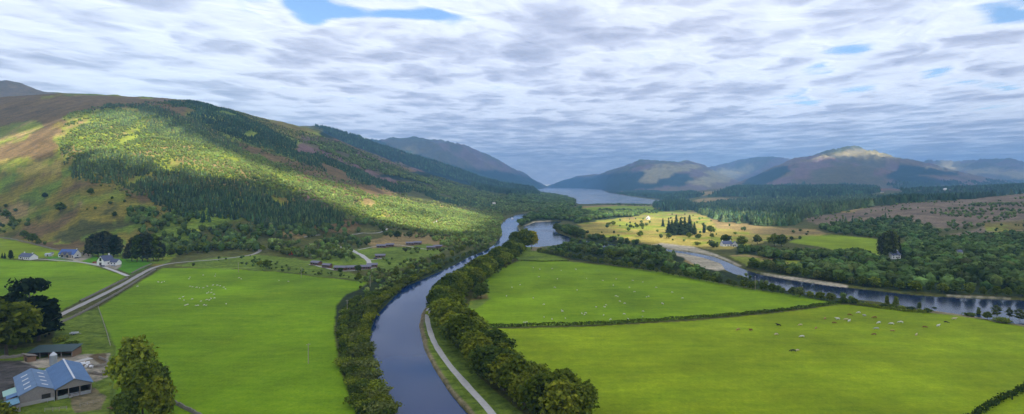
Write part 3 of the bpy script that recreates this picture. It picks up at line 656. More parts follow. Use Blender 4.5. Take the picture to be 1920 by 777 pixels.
def plant(kind, x, y, h, leaf, label, group=None, wide=1.0, var=None, name=None, cat=None):
    V = KINDS[kind]; crown, trunk = V[tree_rng.randrange(len(V)) if var is None else var]
    z = float(ground_z(x, y)[0]); s = h/NOMH[kind]
    r = empty(name or NAMES[kind], (x, y, z-.1), tree_rng.uniform(0, 6.28), (s*wide, s*wide, s))
    tag(r, label, cat or CATS[kind], group)
    c = obj('foliage' if kind == 'bush' else 'crown', crown, r)
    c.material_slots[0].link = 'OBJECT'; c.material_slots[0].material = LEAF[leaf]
    obj('stem' if kind == 'bush' else 'trunk', trunk, r)
    TAKEN.append((x, y, 2.2*s*wide*(1 if kind != 'bush' else .5)))
    return r
ORD = ['','first','second','third','fourth','fifth','sixth','seventh','eighth','ninth','tenth','eleventh','twelfth','thirteenth','fourteenth','fifteenth','sixteenth','seventeenth','eighteenth','nineteenth']
TENS = dict(zip(range(2,10), 'twenty thirty forty fifty sixty seventy eighty ninety'.split())); TENTH = dict(zip(range(2,10), 'twentieth thirtieth fortieth fiftieth sixtieth seventieth eightieth ninetieth'.split()))
def nth(n):
    if n < 20: return ORD[n]
    if n > 99: return 'one beyond the ninety-ninth'
    return TENTH[n//10] if n % 10 == 0 else TENS[n//10]+'-'+ORD[n%10]
def walk(path, step, wob=0.0, side=0.0, seed=0):
    """points every STEP metres along a traced line on the ground"""
    rg = random.Random(seed); P = [at(u, v)[:2] for u, v in path]; out = []; carry = 0
    for (x1,y1),(x2,y2) in zip(P, P[1:]):
        L = math.hypot(x2-x1, y2-y1); nx_, ny_ = -(y2-y1)/L, (x2-x1)/L; d = carry
        while d < L:
            o = side + rg.uniform(-wob, wob); out.append((x1+(x2-x1)*d/L+nx_*o, y1+(y2-y1)*d/L+ny_*o)); d += step*rg.uniform(.8,1.2)
        carry = d-L
    return out
ADJ = dict(deep='dark green', mid='mid green', olive='olive green', yellow='yellow', pale='grey green', bright='fresh green', rust='brownish green', needle='blackish green', needle2='grey green', yew='black green')
def tree_row(path, step, kind, hs, leaves, noun, where, group, wob=1.0, side=0.0, seed=1, wide=1.0, skip=None):
    rg = random.Random(seed+1000); pts = walk(path, step, wob, side, seed); n = 0
    for x, y in pts:
        if wet_at(x, y): continue
        if skip and skip(x, y): continue
        n += 1; h = rg.uniform(*hs); lf = leaves[rg.randrange(len(leaves))]
        plant(kind, x, y, h, lf, f'{ADJ[lf]} {noun}, {nth(n)} {where}', group, wide*rg.uniform(.88,1.15))
    return n
def wet_at(x, y, m=0.0):
    u, v = U0+F*x/max(y,1), VH+F*CH/max(y,1)
    for P in (CANAL, BAY, LOCH):
        for du in ((0,),) if not m else ((0,),(m,),(-m,)):
            if inpoly(np.array([u+F*du[0]/y]), np.array([v]), P)[0]: return True
    return False
# ------------------------------------------------------------------ roads, tracks, walls, fences
M['road'] = plain('road_surface', (.30,.28,.26), .9, .8, .22); M['track'] = plain('gravel_track', (.43,.41,.38), .95, .5, .32)
M['stone'] = plain('field_stone', (.20,.18,.145), .95, 1.6, .5, bump=.5); M['timber'] = plain('weathered_timber', (.22,.19,.16), .9, 2.0, .3)
M['postwood'] = plain('pole_wood', (.34,.30,.25), .9, 2.0, .2)
def ribbon(name, path, w, mat, label, lift=.10, worn=True):
    P = ribbon_pts0(path, 2.0); d = np.gradient(P, axis=0); d /= np.linalg.norm(d, axis=1)[:,None]; nrm = np.stack([-d[:,1], d[:,0]], 1)
    TAKEN.extend((float(a), float(b), w*.5) for a, b in P[::2])
    for _ in range(6): nrm[1:-1] = (nrm[1:-1]+nrm[:-2]+nrm[2:])/3
    ww = w*(1+.16*(fbm(P[:,0]/9, P[:,1]/9, 2, 5)-.5)*2)[:,None]; k = 5; rowsP = []
    for j in range(k):
        q = P + nrm*ww*(j/(k-1)-.5); z = ground_z(q[:,0], q[:,1]) + lift + .05*(1-abs(j/(k-1)-.5)*2); rowsP.append(np.column_stack([q, z]))
    V = np.stack(rowsP, 1); n = len(P); idx = np.arange(n*k).reshape(n, k); zm = V[:,:,2].max(axis=1, keepdims=True); V[:,:,2] = np.maximum(V[:,:,2], zm-.25)
    f = np.stack([idx[:-1,1:], idx[:-1,:-1], idx[1:,:-1], idx[1:,1:]], -1).reshape(-1,4)
    return tag(obj(name, np_mesh(name, V.reshape(-1,3), f, 4, True, mat)), label, kind='structure')
def ribbon_pts0(path, step):
    P = [at(u, v)[:2] for u, v in path]
    for _ in range(2):          # round the corners
        Q = [P[0]]
        for a, b in zip(P, P[1:]): Q += [(a[0]*.75+b[0]*.25, a[1]*.75+b[1]*.25), (a[0]*.25+b[0]*.75, a[1]*.25+b[1]*.75)]
        P = Q+[P[-1]]
    out = []
    for (x1,y1),(x2,y2) in zip(P, P[1:]):
        L = math.hypot(x2-x1, y2-y1); n = max(1, int(L/step))
        for i in range(n): out.append((x1+(x2-x1)*i/n, y1+(y2-y1)*i/n))
    out.append(P[-1]); return np.array(out)
ribbon('road', [(20,634),(90,602),(130,583),(180,559),(225,537),(262,515),(290,501),(320,494),(360,490.5),(410,487),(450,482),(478,476.5),(489,471),(484,466.5),(474,464)], 4.1, M['road'], 'narrow grey country road curving past the left pastures')
ribbon('track', [(240,518),(217,509),(192,499.5),(165,494),(140,490.5),(100,488),(68,486)], 3.2, M['track'], 'pale drive leading to the white houses')
ribbon('towpath', [(u, v) for u, v, w in TOWPATH], 2.8, M['track'], 'pale gravel towpath beside the canal')
ribbon('track', [(640,463),(655,467),(667,473),(679,480),(690,487),(693,495),(686,504)], 5.0, M['track'], 'pale drive down to the lower chalets')
ribbon('track', [(671,469),(700,463),(717,461),(745,459),(770,463),(800,468),(815,469)], 2.6, M['track'], 'pale drive along the upper chalets')
ribbon('track', [(692,488),(705,486),(722,485)], 3.0, M['track'], 'short drive to the middle chalet')
ribbon('track', [(704,502),(690,505),(665,508),(640,509),(620,505),(600,500),(580,496)], 2.6, M['track'], 'drive in front of the lower chalets')
ribbon('track', [(660,440),(700,438),(716,436),(724,431.5),(726,429)], 3.4, M['track'], 'pale forest track above the chalets')
ribbon('track', [(570,445),(585,443),(600,441)], 2.4, M['track'], 'bit of pale track in the lower wood')
ribbon('track', [(814,418),(822,414),(832,409)], 4.5, M['track'], 'pale track climbing the sunlit hill foot')
ribbon('path', [(70,700),(110,690),(130,682),(170,672)], 4, M['track'], 'worn farmyard lane behind the barn')
def stone_wall(path, w, h, label, mat='stone', name='stone_wall', wob=.35):
    P = ribbon_pts0(path, .8); d = np.gradient(P, axis=0); d /= np.linalg.norm(d, axis=1)[:,None]; nrm = np.stack([-d[:,1], d[:,0]], 1); n = len(P)
    rg = np.random.default_rng(n); z = ground_z(P[:,0], P[:,1]); hh = h*(1-wob*.6+wob*1.2*rg.random(n)); V = []
    for s, t in ((-.5,-.3),(-.42,.55),(-.2,1),(.2,1),(.42,.55),(.5,-.3)):
        q = P+nrm*(s*w*(1+.2*rg.normal(size=(n,1)))); V.append(np.column_stack([q, z+hh*t if t > 0 else z-.3]))
    V = np.stack(V, 1); k = 6; idx = np.arange(n*k).reshape(n, k)
    f = np.stack([idx[:-1,:-1], idx[:-1,1:], idx[1:,1:], idx[1:,:-1]], -1).reshape(-1,4)
    return tag(obj(name, np_mesh(name, V.reshape(-1,3), f, 4, False, M[mat])), label, 'wall')
stone_wall([(108,609),(150,590),(190,568),(230,545),(265,522),(292,506)], .9, 1.3, 'rough stone wall between the road and the big left pasture')
stone_wall([(150,566),(185,549),(212,535),(240,522)], .9, 1.2, 'stone wall on the house side of the road, below the drive')
stone_wall([(246,514),(262,505),(284,496)], .8, 1.1, 'stone wall between the road and the lawn')
stone_wall([(-60,440),(0,446),(30,450),(55,456),(85,464),(112,470)], .9, 1.2, 'long stone wall between pasture and moor above the bungalow')
stone_wall([(96,487),(116,486),(136,489)], .7, .9, 'low wall in front of the blue roofed house')
stone_wall([(318,752),(345,766),(372,779),(400,800)], 1.0, 1.2, 'mossy stone wall at the bottom corner of the left pasture')
stone_wall([(-30,676),(0,673),(30,671),(44,668)], 1.0, 1.3, 'stone wall behind the farmyard under the dark trees')
stone_wall([(146,690),(168,687),(186,690),(202,684)], .9, 1.2, 'ruined stone pen wall nearest the silo')
stone_wall([(152,703),(176,701),(198,706),(204,690)], .9, 1.1, 'ruined stone pen wall nearest the pasture')
stone_wall([(186,672),(198,676),(206,684)], .8, 1.0, 'short stone wall beside the bare paddock')
class MB:
    """collects boxes, prisms and bars; mesh() turns them into one mesh"""
    def __init__(s): s.bm = bmesh.new()
    def box(s, c, d, rz=0.0, rx=0.0):
        m = Matrix.Translation(c) @ Matrix.Rotation(rz,4,'Z') @ Matrix.Rotation(rx,4,'X') @ Matrix.Diagonal((d[0],d[1],d[2],1)); bmesh.ops.create_cube(s.bm, size=1, matrix=m); return s
    def poly(s, pts, th=None):
        s.bm.faces.new([s.bm.verts.new(p) for p in pts]); return s
    def slab(s, pts, dv):
        """a flat outline given thickness along dv"""
        a = [s.bm.verts.new(p) for p in pts]; b = [s.bm.verts.new(tuple(np.add(p, dv))) for p in pts]; n = len(a)
        s.bm.faces.new(a); s.bm.faces.new(b[::-1])
        for i in range(n): s.bm.faces.new([a[i], b[i], b[(i+1)%n], a[(i+1)%n]])
        return s
    def bar(s, p, q, r, k=4, r2=None):
        p, q = Vector(p), Vector(q); d = q-p; L = d.length
        m = Matrix.Translation((p+q)/2) @ d.to_track_quat('Z','Y').to_matrix().to_4x4()
        bmesh.ops.create_cone(s.bm, cap_ends=True, segments=k, radius1=r, radius2=r if r2 is None else r2, depth=L, matrix=m); return s
    def ball(s, c, r, sc=(1,1,1), sub=1):
        bmesh.ops.create_icosphere(s.bm, subdivisions=sub, radius=r, matrix=Matrix.Translation(c) @ Matrix.Diagonal((sc[0],sc[1],sc[2],1))); return s
    def mesh(s, name, mat):
        bmesh.ops.recalc_face_normals(s.bm, faces=s.bm.faces[:]); me = bpy.data.meshes.new(name); s.bm.to_mesh(me); s.bm.free(); me.materials.append(mat); return me
def post_fence(path, step, h, label, rails=2, mat='postwood', name='fence'):
    rt = empty(name, (0,0,0)); pts = walk(path, step); x0, y0 = pts[0]; rt.location = (x0, y0, float(ground_z(x0, y0)[0])); tag(rt, label, 'fence'); o = np.array(rt.location)
    pm = None; zz = [float(ground_z(x, y)[0]) for x, y in pts]
    for i, (x, y) in enumerate(pts):
        if pm is None:
            b = MB(); b.box((0,0,h/2-.1), (.14,.14,h+.2)); pm = b.mesh('post', M[mat])
        p = obj('post', pm, rt); p.location = (x-x0, y-y0, zz[i]-o[2])
    for k in range(rails):
        b = MB(); zr = h*(.45+.5*k/max(1,rails-1))
        for (x1,y1),(x2,y2),z1,z2 in zip(pts, pts[1:], zz, zz[1:]): b.bar((x1-x0,y1-y0,z1-o[2]+zr),(x2-x0,y2-y0,z2-o[2]+zr), .05)
        obj('rail', b.mesh('rail', M[mat]), rt)
    return rt
post_fence([(184,577),(192,600),(200,625),(207,650)], 3.2, 1.2, 'wire and post fence between the farm paddock and left pasture')
post_fence([(150,763),(170,758),(196,752)], 2.0, 1.1, 'pale rail fence of the pen in front of the barn')
# ------------------------------------------------------------------ buildings
M['white'] = plain('white_render', (.80,.79,.76), .8, 1.5, .06); M['cream'] = plain('cream_render', (.62,.57,.50), .85, 1.5, .12); M['slate'] = plain('blue_slate', (.085,.10,.17), .6, 1.2, .25)
M['slate2'] = plain('blue_sheet_roof', (.06,.12,.33), .5, 1.2, .15); M['glass'] = plain('dark_glass', (.02,.025,.03), .15, 1, .1, spec=.6); M['door'] = plain('dark_door', (.06,.05,.05), .6, 1, .1)
M['board'] = plain('grey_boards', (.24,.22,.21), .9, 3.0, .35); M['lodge'] = plain('brown_timber', (.15,.070,.050), .8, 2.0, .3); M['lodgeroof'] = plain('dark_grey_roof', (.17,.16,.20), .7, 1.5, .2)
M['barnroof'] = plain('blue_corrugated_roof', (.065,.140,.27), .55, .22, .38); M['barnroof2'] = plain('faded_blue_roof', (.105,.175,.28), .6, .35, .45); M['mint'] = plain('pale_green_sheet', (.26,.42,.36), .6, .5, .15); M['aqua'] = plain('turquoise_sheet', (.11,.24,.33), .6, .5, .15)
M['pale'] = plain('pale_rooflight', (.50,.52,.55), .5, 1, .1); M['metal'] = plain('galvanised_metal', (.45,.48,.52), .4, 1, .15, metal=.6); M['darkgreen'] = plain('dark_green_roof', (.030,.055,.055), .6, .8, .25)
M['dark'] = plain('shadowed_interior', (.03,.028,.025), .9, 1, .2); M['brown'] = plain('rusty_boards', (.20,.12,.07), .9, 2, .35); M['red'] = plain('red_paint', (.42,.045,.02), .5, 1, .2); M['bag'] = plain('white_wrap', (.62,.63,.64), .5, 1.5, .2)  # dark: indoor shade put into a near-black colour
M['rubber'] = plain('black_rubber', (.02,.02,.02), .8, 1, .1); M['bluecar'] = plain('dark_blue_paint', (.02,.03,.07), .3, 1, .1); M['silver'] = plain('silver_paint', (.45,.46,.48), .3, 1, .1); M['stonewall'] = plain('house_stone', (.30,.26,.22), .9, 1.5, .3)
M['concrete'] = plain('concrete', (.33,.32,.30), .9, .8, .2); M['pink'] = plain('pinkish_render', (.50,.38,.33), .8, 1, .1)
def gable_shell(b, L, W, he, hr, t=.0):
    """walls of a gabled block: long axis x, footprint L x W"""
    x, y = L/2, W/2
    b.slab([(-x,-y,-1.5),(-x,y,-1.5),(-x,y,he),(-x,0,hr-.08),(-x,-y,he)], (L,0,0)); return b
def roof_pair(L, W, he, hr, over, th=.22):
    x, y = L/2+over, W/2+over; k = (hr-he)/(W/2); ze = he-k*over; out = []
    for s in (-1, 1):
        b = MB(); b.slab([(-x,s*.01,hr+.03),(x,s*.01,hr+.03),(x,s*y,ze+.03),(-x,s*y,ze+.03)], (0,0,th)); out.append(b)
    return out
def house(name, u, v, L, W, he, hr, rz, wall, roof, label, cat='house', windows=(), doors=(), chimneys=(), gables=()):
    x, y, z = at(u, v); r = empty(name, (x, y, z), rz); tag(r, label, cat); TAKEN.extend((x+a*math.cos(rz)-x/y*b_, y+a*math.sin(rz)-2-b_, W*.75) for a in np.linspace(-L*.45, L*.45, 5) for b_ in ((0,) if u < 1300 else (0,7,14,22,30,38,46)))
    obj('wall', gable_shell(MB(), L, W, he, hr).mesh('wall', M[wall]), r)
    for b in roof_pair(L, W, he, hr, .35): rf = obj('roof', b.mesh('roof', M[roof]), r)
    for cx, ch in chimneys:
        c = obj('chimney', MB().box((cx,0,hr+ch/2-.3),(.9,.7,ch+.6)).box((cx,0,hr+ch+.02),(1.05,.85,.14)).mesh('chimney', M[wall]), rf)
        obj('chimney_pot', MB().bar((cx,0,hr+ch+.05),(cx,0,hr+ch+.5),.16,8).mesh('chimney_pot', M['stone']), rf)
    def opening(kind, side, a, zc, w, h):
        if side in (-1, 1): c, d, fr = (a, side*(W/2+.03), zc), (w, .08, h), (w+.25, .05, h+.25)
        else: c, d, fr = ((L/2+.03)*(1 if side == 2 else -1), a, zc), (.08, w, h), (.05, w+.25, h+.25)
        p = obj(kind, MB().box(c, fr).mesh(kind, M['white'] if kind == 'window' else M['postwood']), r); c2 = tuple(np.array(c)+np.array([0, side*.03, 0] if abs(side) == 1 else [.03*(1 if side == 2 else -1),0,0]))
        obj('pane' if kind == 'window' else 'panel', MB().box(c2, d).mesh('pane', M['glass'] if kind == 'window' else M['door']), p)
    for w_ in windows: opening('window', *w_)
    for d_ in doors: opening('door', *d_)
    return r
house('bungalow', 53, 486.2, 20, 7.5, 3.0, 6.2, R(-22), 'white', 'slate', 'white bungalow with dark slate roof at the end of the pale drive', 'house',
      windows=[(-1,-6,1.6,3.0,1.2),(-1,1,1.6,1.6,1.2),(-1,4.5,1.6,1.6,1.2),(-1,7.8,1.6,1.2,1.2),(3,0,1.7,1.2,1.2)], doors=[(-1,-2.6,1.05,1.0,2.1)], chimneys=[(-6.5,1.2),(7.5,1.0)])
h2 = house('house', 131, 482, 21, 8.5, 3.4, 8.2, R(-12), 'white', 'slate2', 'long white house with bright blue roof and two front gables', 'house',
      windows=[(-1,-7.6,1.7,3.6,1.5),(-1,0,1.7,1.6,1.4),(2,0,2,1.6,1.3)], doors=[(-1,8.8,1.05,1.1,2.1)], chimneys=[(9.3,1.0)])
for gx_ in (-1.8, 5.0):
    b = MB(); b.slab([(gx_-2.3,-7.0,-1.2),(gx_+2.3,-7.0,-1.2),(gx_+2.3,-7.0,3.2),(gx_,-7.0,6.1),(gx_-2.3,-7.0,3.2)], (0,5,0)); p = obj('porch', b.mesh('porch', M['stonewall']), h2)
    for s in (-1,1): obj('porch_roof', MB().slab([(gx_,-7.3,6.2),(gx_,-1.5,6.2),(gx_+s*2.6,-1.5,3.0),(gx_+s*2.6,-7.3,3.0)], (0,0,.18)).mesh('porch_roof', M['slate']), p)
    obj('porch_window', MB().box((gx_,-7.04,1.6),(2.6,.1,2.6)).mesh('porch_window', M['glass']), p)
house('garage', 162, 478.5, 6.5, 5.5, 2.6, 4.4, R(-15), 'pink', 'lodgeroof', 'small pinkish garage right of the blue roofed house', 'garage', doors=[(-1,-.8,1.1,2.6,2.2)], windows=[(-1,2.2,1.5,.8,.8)])
house('garden_shed', 91, 480.5, 5.5, 3.4, 2.1, 3.1, R(10), 'pale', 'metal', 'pale garden shed left of the blue roofed house', 'shed', doors=[(-1,0,1.0,1.0,1.9)])
house('summer_house', 97.5, 478.5, 2.6, 2.4, 2.0, 2.9, R(10), 'cream', 'lodgeroof', 'tiny cream summer house beside the pale garden shed', 'shed', doors=[(-1,0,.95,.9,1.8)])
h3 = house('gabled_house', 198, 497, 11, 8.6, 4.6, 9.4, R(78), 'white', 'slate', 'tall white gabled house with glazed front gable and slate roofed wing', 'house',
      windows=[(3,0,6.0,2.4,3.2),(-1,-1,2,1.5,1.3)], doors=[(3,0,1.5,2.6,3.0)], chimneys=[(3.6,1.6)])
b = MB(); b.slab([(.5,-4.3,-1.2),(.5,-12.5,-1.2),(.5,-12.5,2.9),(.5,-4.3,2.9)], (5.5,0,0)); b.slab([(.5,-12.5,2.9),(3.25,-12.5,5.6),(6.0,-12.5,2.9)], (0,8.2,0)); wg = obj('wing', b.mesh('wing', M['white']), h3)
for s in (-1,1): obj('wing_roof', MB().slab([(3.25,-4.2,5.75),(3.25,-12.9,5.75),(3.25+s*3.2,-12.9,2.65),(3.25+s*3.2,-4.2,2.65)], (0,0,.2)).mesh('wing_roof', M['slate']), wg)
for yy in (-6.5, -10): obj('wing_window', MB().box((.46,yy,1.5),(.1,1.3,1.2)).mesh('wing_window', M['glass']), wg)
house('cottage', 1362, 461.5, 14, 7, 3.0, 6.4, R(14), 'white', 'slate', 'white cottage with dark roof beside the bend of the river', 'house', windows=[(-1,-4,1.6,1.4,1.2),(-1,4,1.6,1.4,1.2),(2,0,1.8,1.4,1.3)], doors=[(-1,0,1.05,1,2.1)], chimneys=[(-6,1),(6,1)])
house('cottage', 1378, 462, 10, 7, 2.8, 6.2, R(70), 'white', 'slate', 'white gabled outbuilding just right of the river bend cottage', 'house', windows=[(3,0,1.7,1.6,1.3)], doors=[(3,2,1.05,1,2.1)])
house('white_house', 1675, 485, 11, 7.5, 4.4, 8.0, R(12), 'white', 'slate', 'white house at the foot of the very tall grey green trees', 'house', windows=[(-1,-3.5,1.6,1.4,1.3),(-1,0,1.6,1.4,1.3),(-1,3.5,1.6,1.4,1.3),(-1,-3.5,3.4,1.2,1.0),(-1,3.5,3.4,1.2,1.0)], doors=[(-1,1.8,1.05,1,2.1)], chimneys=[(-4.8,1.1),(4.8,1.1)])
house('white_house', 1215, 412, 10, 7, 3.6, 7.2, R(60), 'white', 'cream', 'white house alone on the golden flats near the loch', 'house', windows=[(3,0,3,2,2)], doors=[(3,2.4,1.1,1.2,2.2)], chimneys=[(4,1)])
house('white_house', 1772, 357, 18, 11, 5, 10, R(20), 'white', 'white', 'big pale house among the far plantation trees', 'house', windows=[(-1,-4,2.4,2,2),(-1,4,2.4,2,2)])
house('white_house', 926, 384, 9, 6, 4, 7.5, R(20), 'white', 'cream', 'white lock house far up the canal, left of two', 'house', windows=[(-1,0,2,2,1.4)])
house('white_house', 953, 383, 12, 6, 3.4, 6, R(-10), 'white', 'slate', 'low white house far up the canal, right of two', 'house', windows=[(-1,0,1.8,3,1.4)])
house('boat_shed', 1047, 389, 16, 8, 3, 6, R(0), 'pink', 'brown', 'brown roofed shed on the point where the canal meets the loch', 'shed', doors=[(-1,0,1.3,3,2.6)])
house('white_house', 1654, 362, 14, 8, 4, 7, R(10), 'cream', 'slate', 'cream house half hidden in the far plantation, left of the big pale one', 'house', windows=[(-1,0,2,3,1.4)])
house('white_house', 1798, 477, 6, 5, 3, 5, R(10), 'white', 'slate', 'tiny white hut showing among the far river wood', 'hut', windows=[(-1,0,1.6,1.4,1.2)])
# red tank-like hut
x, y, z = at(545, 478); r = empty('red_hut', (x, y, z), R(20)); tag(r, 'round topped red hut alone in the scrub beside the road bend', 'hut')
b = MB(); b.slab([(2.4*math.cos(a), -2.2, 1.3+2.2*math.sin(a)) for a in np.linspace(-.5, math.pi+.5, 14)], (0,4.4,0)); obj('wall', b.mesh('wall', M['red']), r)
obj('door', MB().box((0,-2.24,1.2),(1.1,.08,2.0)).mesh('door', M['door']), r); obj('step', MB().box((0,-2.7,.1),(1.4,.8,.3)).mesh('step', M['timber']), r)
# chalets
def chalet(u, v, rz, L, label, src=[None]):
    x, y, z = at(u, v)
    if src[0] is None:
        r = empty('chalet', (0,0,0)); W = 6.6
        obj('wall', gable_shell(MB(), 12, W, 2.7, 3.9).mesh('wall', M['lodge']), r)
        for b in roof_pair(12, W, 2.7, 3.9, .7, .16): obj('roof', b.mesh('roof', M['lodgeroof']), r)
        for a, w_ in ((-4,1.6),(-.6,2.2),(3.8,1.4)):
            p = obj('window', MB().box((a,-W/2-.03,1.55),(w_+.2,.06,1.5)).mesh('window', M['postwood']), r); obj('pane', MB().box((a,-W/2-.07,1.55),(w_,.06,1.3)).mesh('pane', M['glass']), p)
        obj('door', MB().box((1.7,-W/2-.04,1.1),(1.0,.08,2.1)).mesh('door', M['door']), r)
        b = MB(); b.box((-1.5,-W/2-1.4,.25),(9,2.6,.18)); obj('deck', b.mesh('deck', M['timber']), r)
        b = MB()
        for i in range(7): b.box((-6+i*1.5,-W/2-2.65,.75),(.1,.1,1.0))
        b.box((-1.5,-W/2-2.65,1.25),(9.1,.1,.1)); obj('railing', b.mesh('railing', M['timber']), r)
        src[0] = r
    else: r = copy_tree(src[0])
    r.location = (x, y, z+.1); r.rotation_euler = (0,0,rz); TAKEN.extend((x+a, y-3, 5.5) for a in (-5,0,5)); s = L/12*.84; r.scale = (s, s, 1.0); tag(r, label, 'chalet', 'brown timber chalets'); return r
def copy_tree(o, parent=None):
    c = o.copy(); COL.objects.link(c); c.parent = parent
    for ch in [k for k in o.children]: copy_tree(ch, c)
    return c
CH_ = [(593,497,-25,12,'dark timber chalet at the left end of the lower chalet row'),(613.5,502,-20,10,'timber chalet second from the left end of the lower row'),(639,506.5,-8,13,'timber chalet third from the left end of the lower row, with wide porch'),
 (661,506,10,12,'reddish timber chalet left of the tree in the lower row'),(684,505,14,13,'timber chalet right of the tree in the lower row'),(698,501.5,20,11,'timber chalet at the right end of the lower row'),
 (715,464.5,6,13,'timber chalet at the left end of the upper row'),(731,462.5,8,12,'timber chalet touching the right side of the leftmost upper one'),(713,483.5,8,12,'lone timber chalet between the upper and lower rows'),
 (769,459.5,4,12,'timber chalet left of the middle upper pair'),(783,458.5,0,12,'timber chalet right of the middle upper pair'),(808,467.5,4,12,'timber chalet left of the pair nearest the canal'),(821,465.5,2,12,'timber chalet right of the pair nearest the canal')]
for u, v, a, L, lab in CH_: chalet(u, v, R(a), L, lab)
# ------------------------------------------------------------------ the farm
ex, ey = -.714, -.70; a0 = math.atan2(-ey, -ex)       # local x points from the left barn to the right one, local y up the barns
def farm_root(name, label, cat):
    r = empty(name, (-160.5+ex*10.6, 213.5+ey*10.6, float(ground_z(-167, 207)[0])), a0, 1.06); tag(r, label, cat); return r
b1 = farm_root('barn', 'big barn with bright blue corrugated roof and open front', 'barn')
def shell(b, x0, x1, y0, y1, he, hr, back=True, right=True, left=True):
    xm = (x0+x1)/2; t = .2
    if left: b.box(((x0+.1), (y0+y1)/2, he/2-.6), (t, y1-y0, he+1.1))
    if right: b.box(((x1-.1), (y0+y1)/2, he/2-.6), (t, y1-y0, he+1.1))
    if back: b.slab([(x0,y1,-1),(x1,y1,-1),(x1,y1,he),(xm,y1,hr),(x0,y1,he)], (0,-t,0))
    return b
def barn_roof(r, x0, x1, y0, y1, he, hr, mat, over=.5):
    xm = (x0+x1)/2; k = (hr-he)/(x1-xm); out = []
    for s, xe in ((-1, x0), (1, x1)):
        # corrugated sheet: ridges run down the slope
        n = int((y1-y0+2*over)/.55); V, Fq = [], []
        for i in range(n+1):
            yy = y0-over+(y1-y0+2*over)*i/n; dz = .07*(i % 2)
            V += [(xm+s*.02, yy, hr+.05+dz), (xe+s*over, yy, he-k*over+.05+dz)]
        for i in range(n): Fq.append([2*i, 2*i+1, 2*i+3, 2*i+2] if s > 0 else [2*i+1, 2*i, 2*i+2, 2*i+3])
        o = obj('roof', np_mesh('roof', V, Fq, 4, False, M[mat]), r); out.append(o)
    return out
b = shell(MB(), 0, 10, 0, 30, 4.0, 6.4, True, True, False); b.box((10-.15, 15, 1.2),(.24,30,2.4)); obj('wall', b.mesh('wall', M['board']), b1)
rr = barn_roof(b1, 0, 10, 0, 30, 4.0, 6.4, 'barnroof')
obj('ridge_cap', MB().box((5,15,6.56),(.55,31.2,.14)).mesh('ridge_cap', M['pale']), b1)
obj('gable_boards', MB().slab([(0,.0,3.4),(10,.0,3.4),(10,.0,4.0),(5,.0,6.36),(0,.0,4.0)], (0,.14,0)).mesh('gable_boards', M['board']), b1)
for px in (.2, 3.4, 6.6, 9.8): obj('post', MB().box((px,.1,1.4),(.26,.26,4.4)).mesh('post', M['timber']), b1)
obj('feed_barrier', MB().box((8.2,.05,.7),(3.0,.12,1.2)).mesh('feed_barrier', M['metal']), b1)
obj('feed_barrier', MB().box((1.8,.05,.7),(2.8,.12,1.1)).mesh('feed_barrier', M['metal']), b1)
obj('floor_slab', MB().box((5,15,-.25),(9.6,29.6,.7)).mesh('floor_slab', M['concrete']), b1)
obj('front_gate', MB().bar((3.6,-.05,.3),(6.4,-.05,.3),.05).bar((3.6,-.05,.8),(6.4,-.05,.8),.05).bar((3.6,-.05,1.3),(6.4,-.05,1.3),.05).mesh('front_gate', M['metal']), b1)
b2 = farm_root('barn', 'older barn with faded blue roof and pale rooflights beside the open barn', 'barn')
b = shell(MB(), -9.6, -.25, 1.2, 27, 3.8, 5.9, True, False, True); b.slab([(-9.6,1.2,-1),(-.25,1.2,-1),(-.25,1.2,3.8),(-4.92,1.2,5.85),(-9.6,1.2,3.8)], (0,.2,0)); obj('wall', b.mesh('wall', M['board']), b2)
barn_roof(b2, -9.6, -.25, 1.2, 27, 3.8, 5.9, 'barnroof2', .35)
obj('plinth', MB().box((-4.9,1.1,.2),(9.3,.25,1.9)).mesh('plinth', M['concrete']), b2)
k = (5.9-3.8)/4.67
for i in range(4):
    for s in (-1, 1):
        xm = -4.92+s*2.3; zc = 5.9-k*2.3+.17; m = MB(); m.box((0,0,0),(1.9,1.1,.06)); me_ = m.mesh('rooflight', M['pale'])
        o = obj('rooflight', me_, b2); o.location = (xm, 5+i*5.4, zc); o.rotation_euler = (0, math.atan(k)*s, 0)
obj('dark_doorway', MB().box((-2.6,1.05,1.3),(2.4,.1,2.8)).mesh('dark_doorway', M['dark']), b2)  # flat panel, shade of the barn inside painted as its colour
lt = farm_root('lean_to', 'low lean-to shed with pale green sheet roof on the old barn', 'shed')
obj('wall', MB().box((-11.4,10.5,.9),(3.2,6.4,3.2)).mesh('wall', M['board']), lt); obj('roof', MB().slab([(-9.75,7.0,3.5),(-9.75,14.0,3.5),(-13.4,14.0,2.7),(-13.4,7.0,2.7)], (0,0,.12)).mesh('roof', M['mint']), lt)
lt = farm_root('lean_to', 'low front shed with turquoise sheet roof below the old barn', 'shed')
obj('wall', MB().box((-11.6,-.6,.7),(4.2,6.0,2.9)).mesh('wall', M['board']), lt); obj('roof', MB().slab([(-9.7,-4.0,2.9),(-9.7,2.9,2.9),(-14.0,2.9,2.2),(-14.0,-4.0,2.2)], (0,0,.12)).mesh('roof', M['aqua']), lt)
obj('door', MB().box((-11.6,-3.65,.9),(1.6,.1,1.9)).mesh('door', M['dark']), lt)  # last panel: doorway shade painted near black
lt = farm_root('lean_to', 'strip of lower blue roof joining the two lean-to sheds', 'shed')
obj('wall', MB().box((-11.0,4.9,1.2),(2.6,3.9,3.4)).mesh('wall', M['board']), lt); obj('roof', MB().slab([(-9.7,3.0,3.55),(-9.7,6.9,3.55),(-12.8,6.9,2.8),(-12.8,3.0,2.8)], (0,0,.12)).mesh('roof', M['barnroof']), lt)
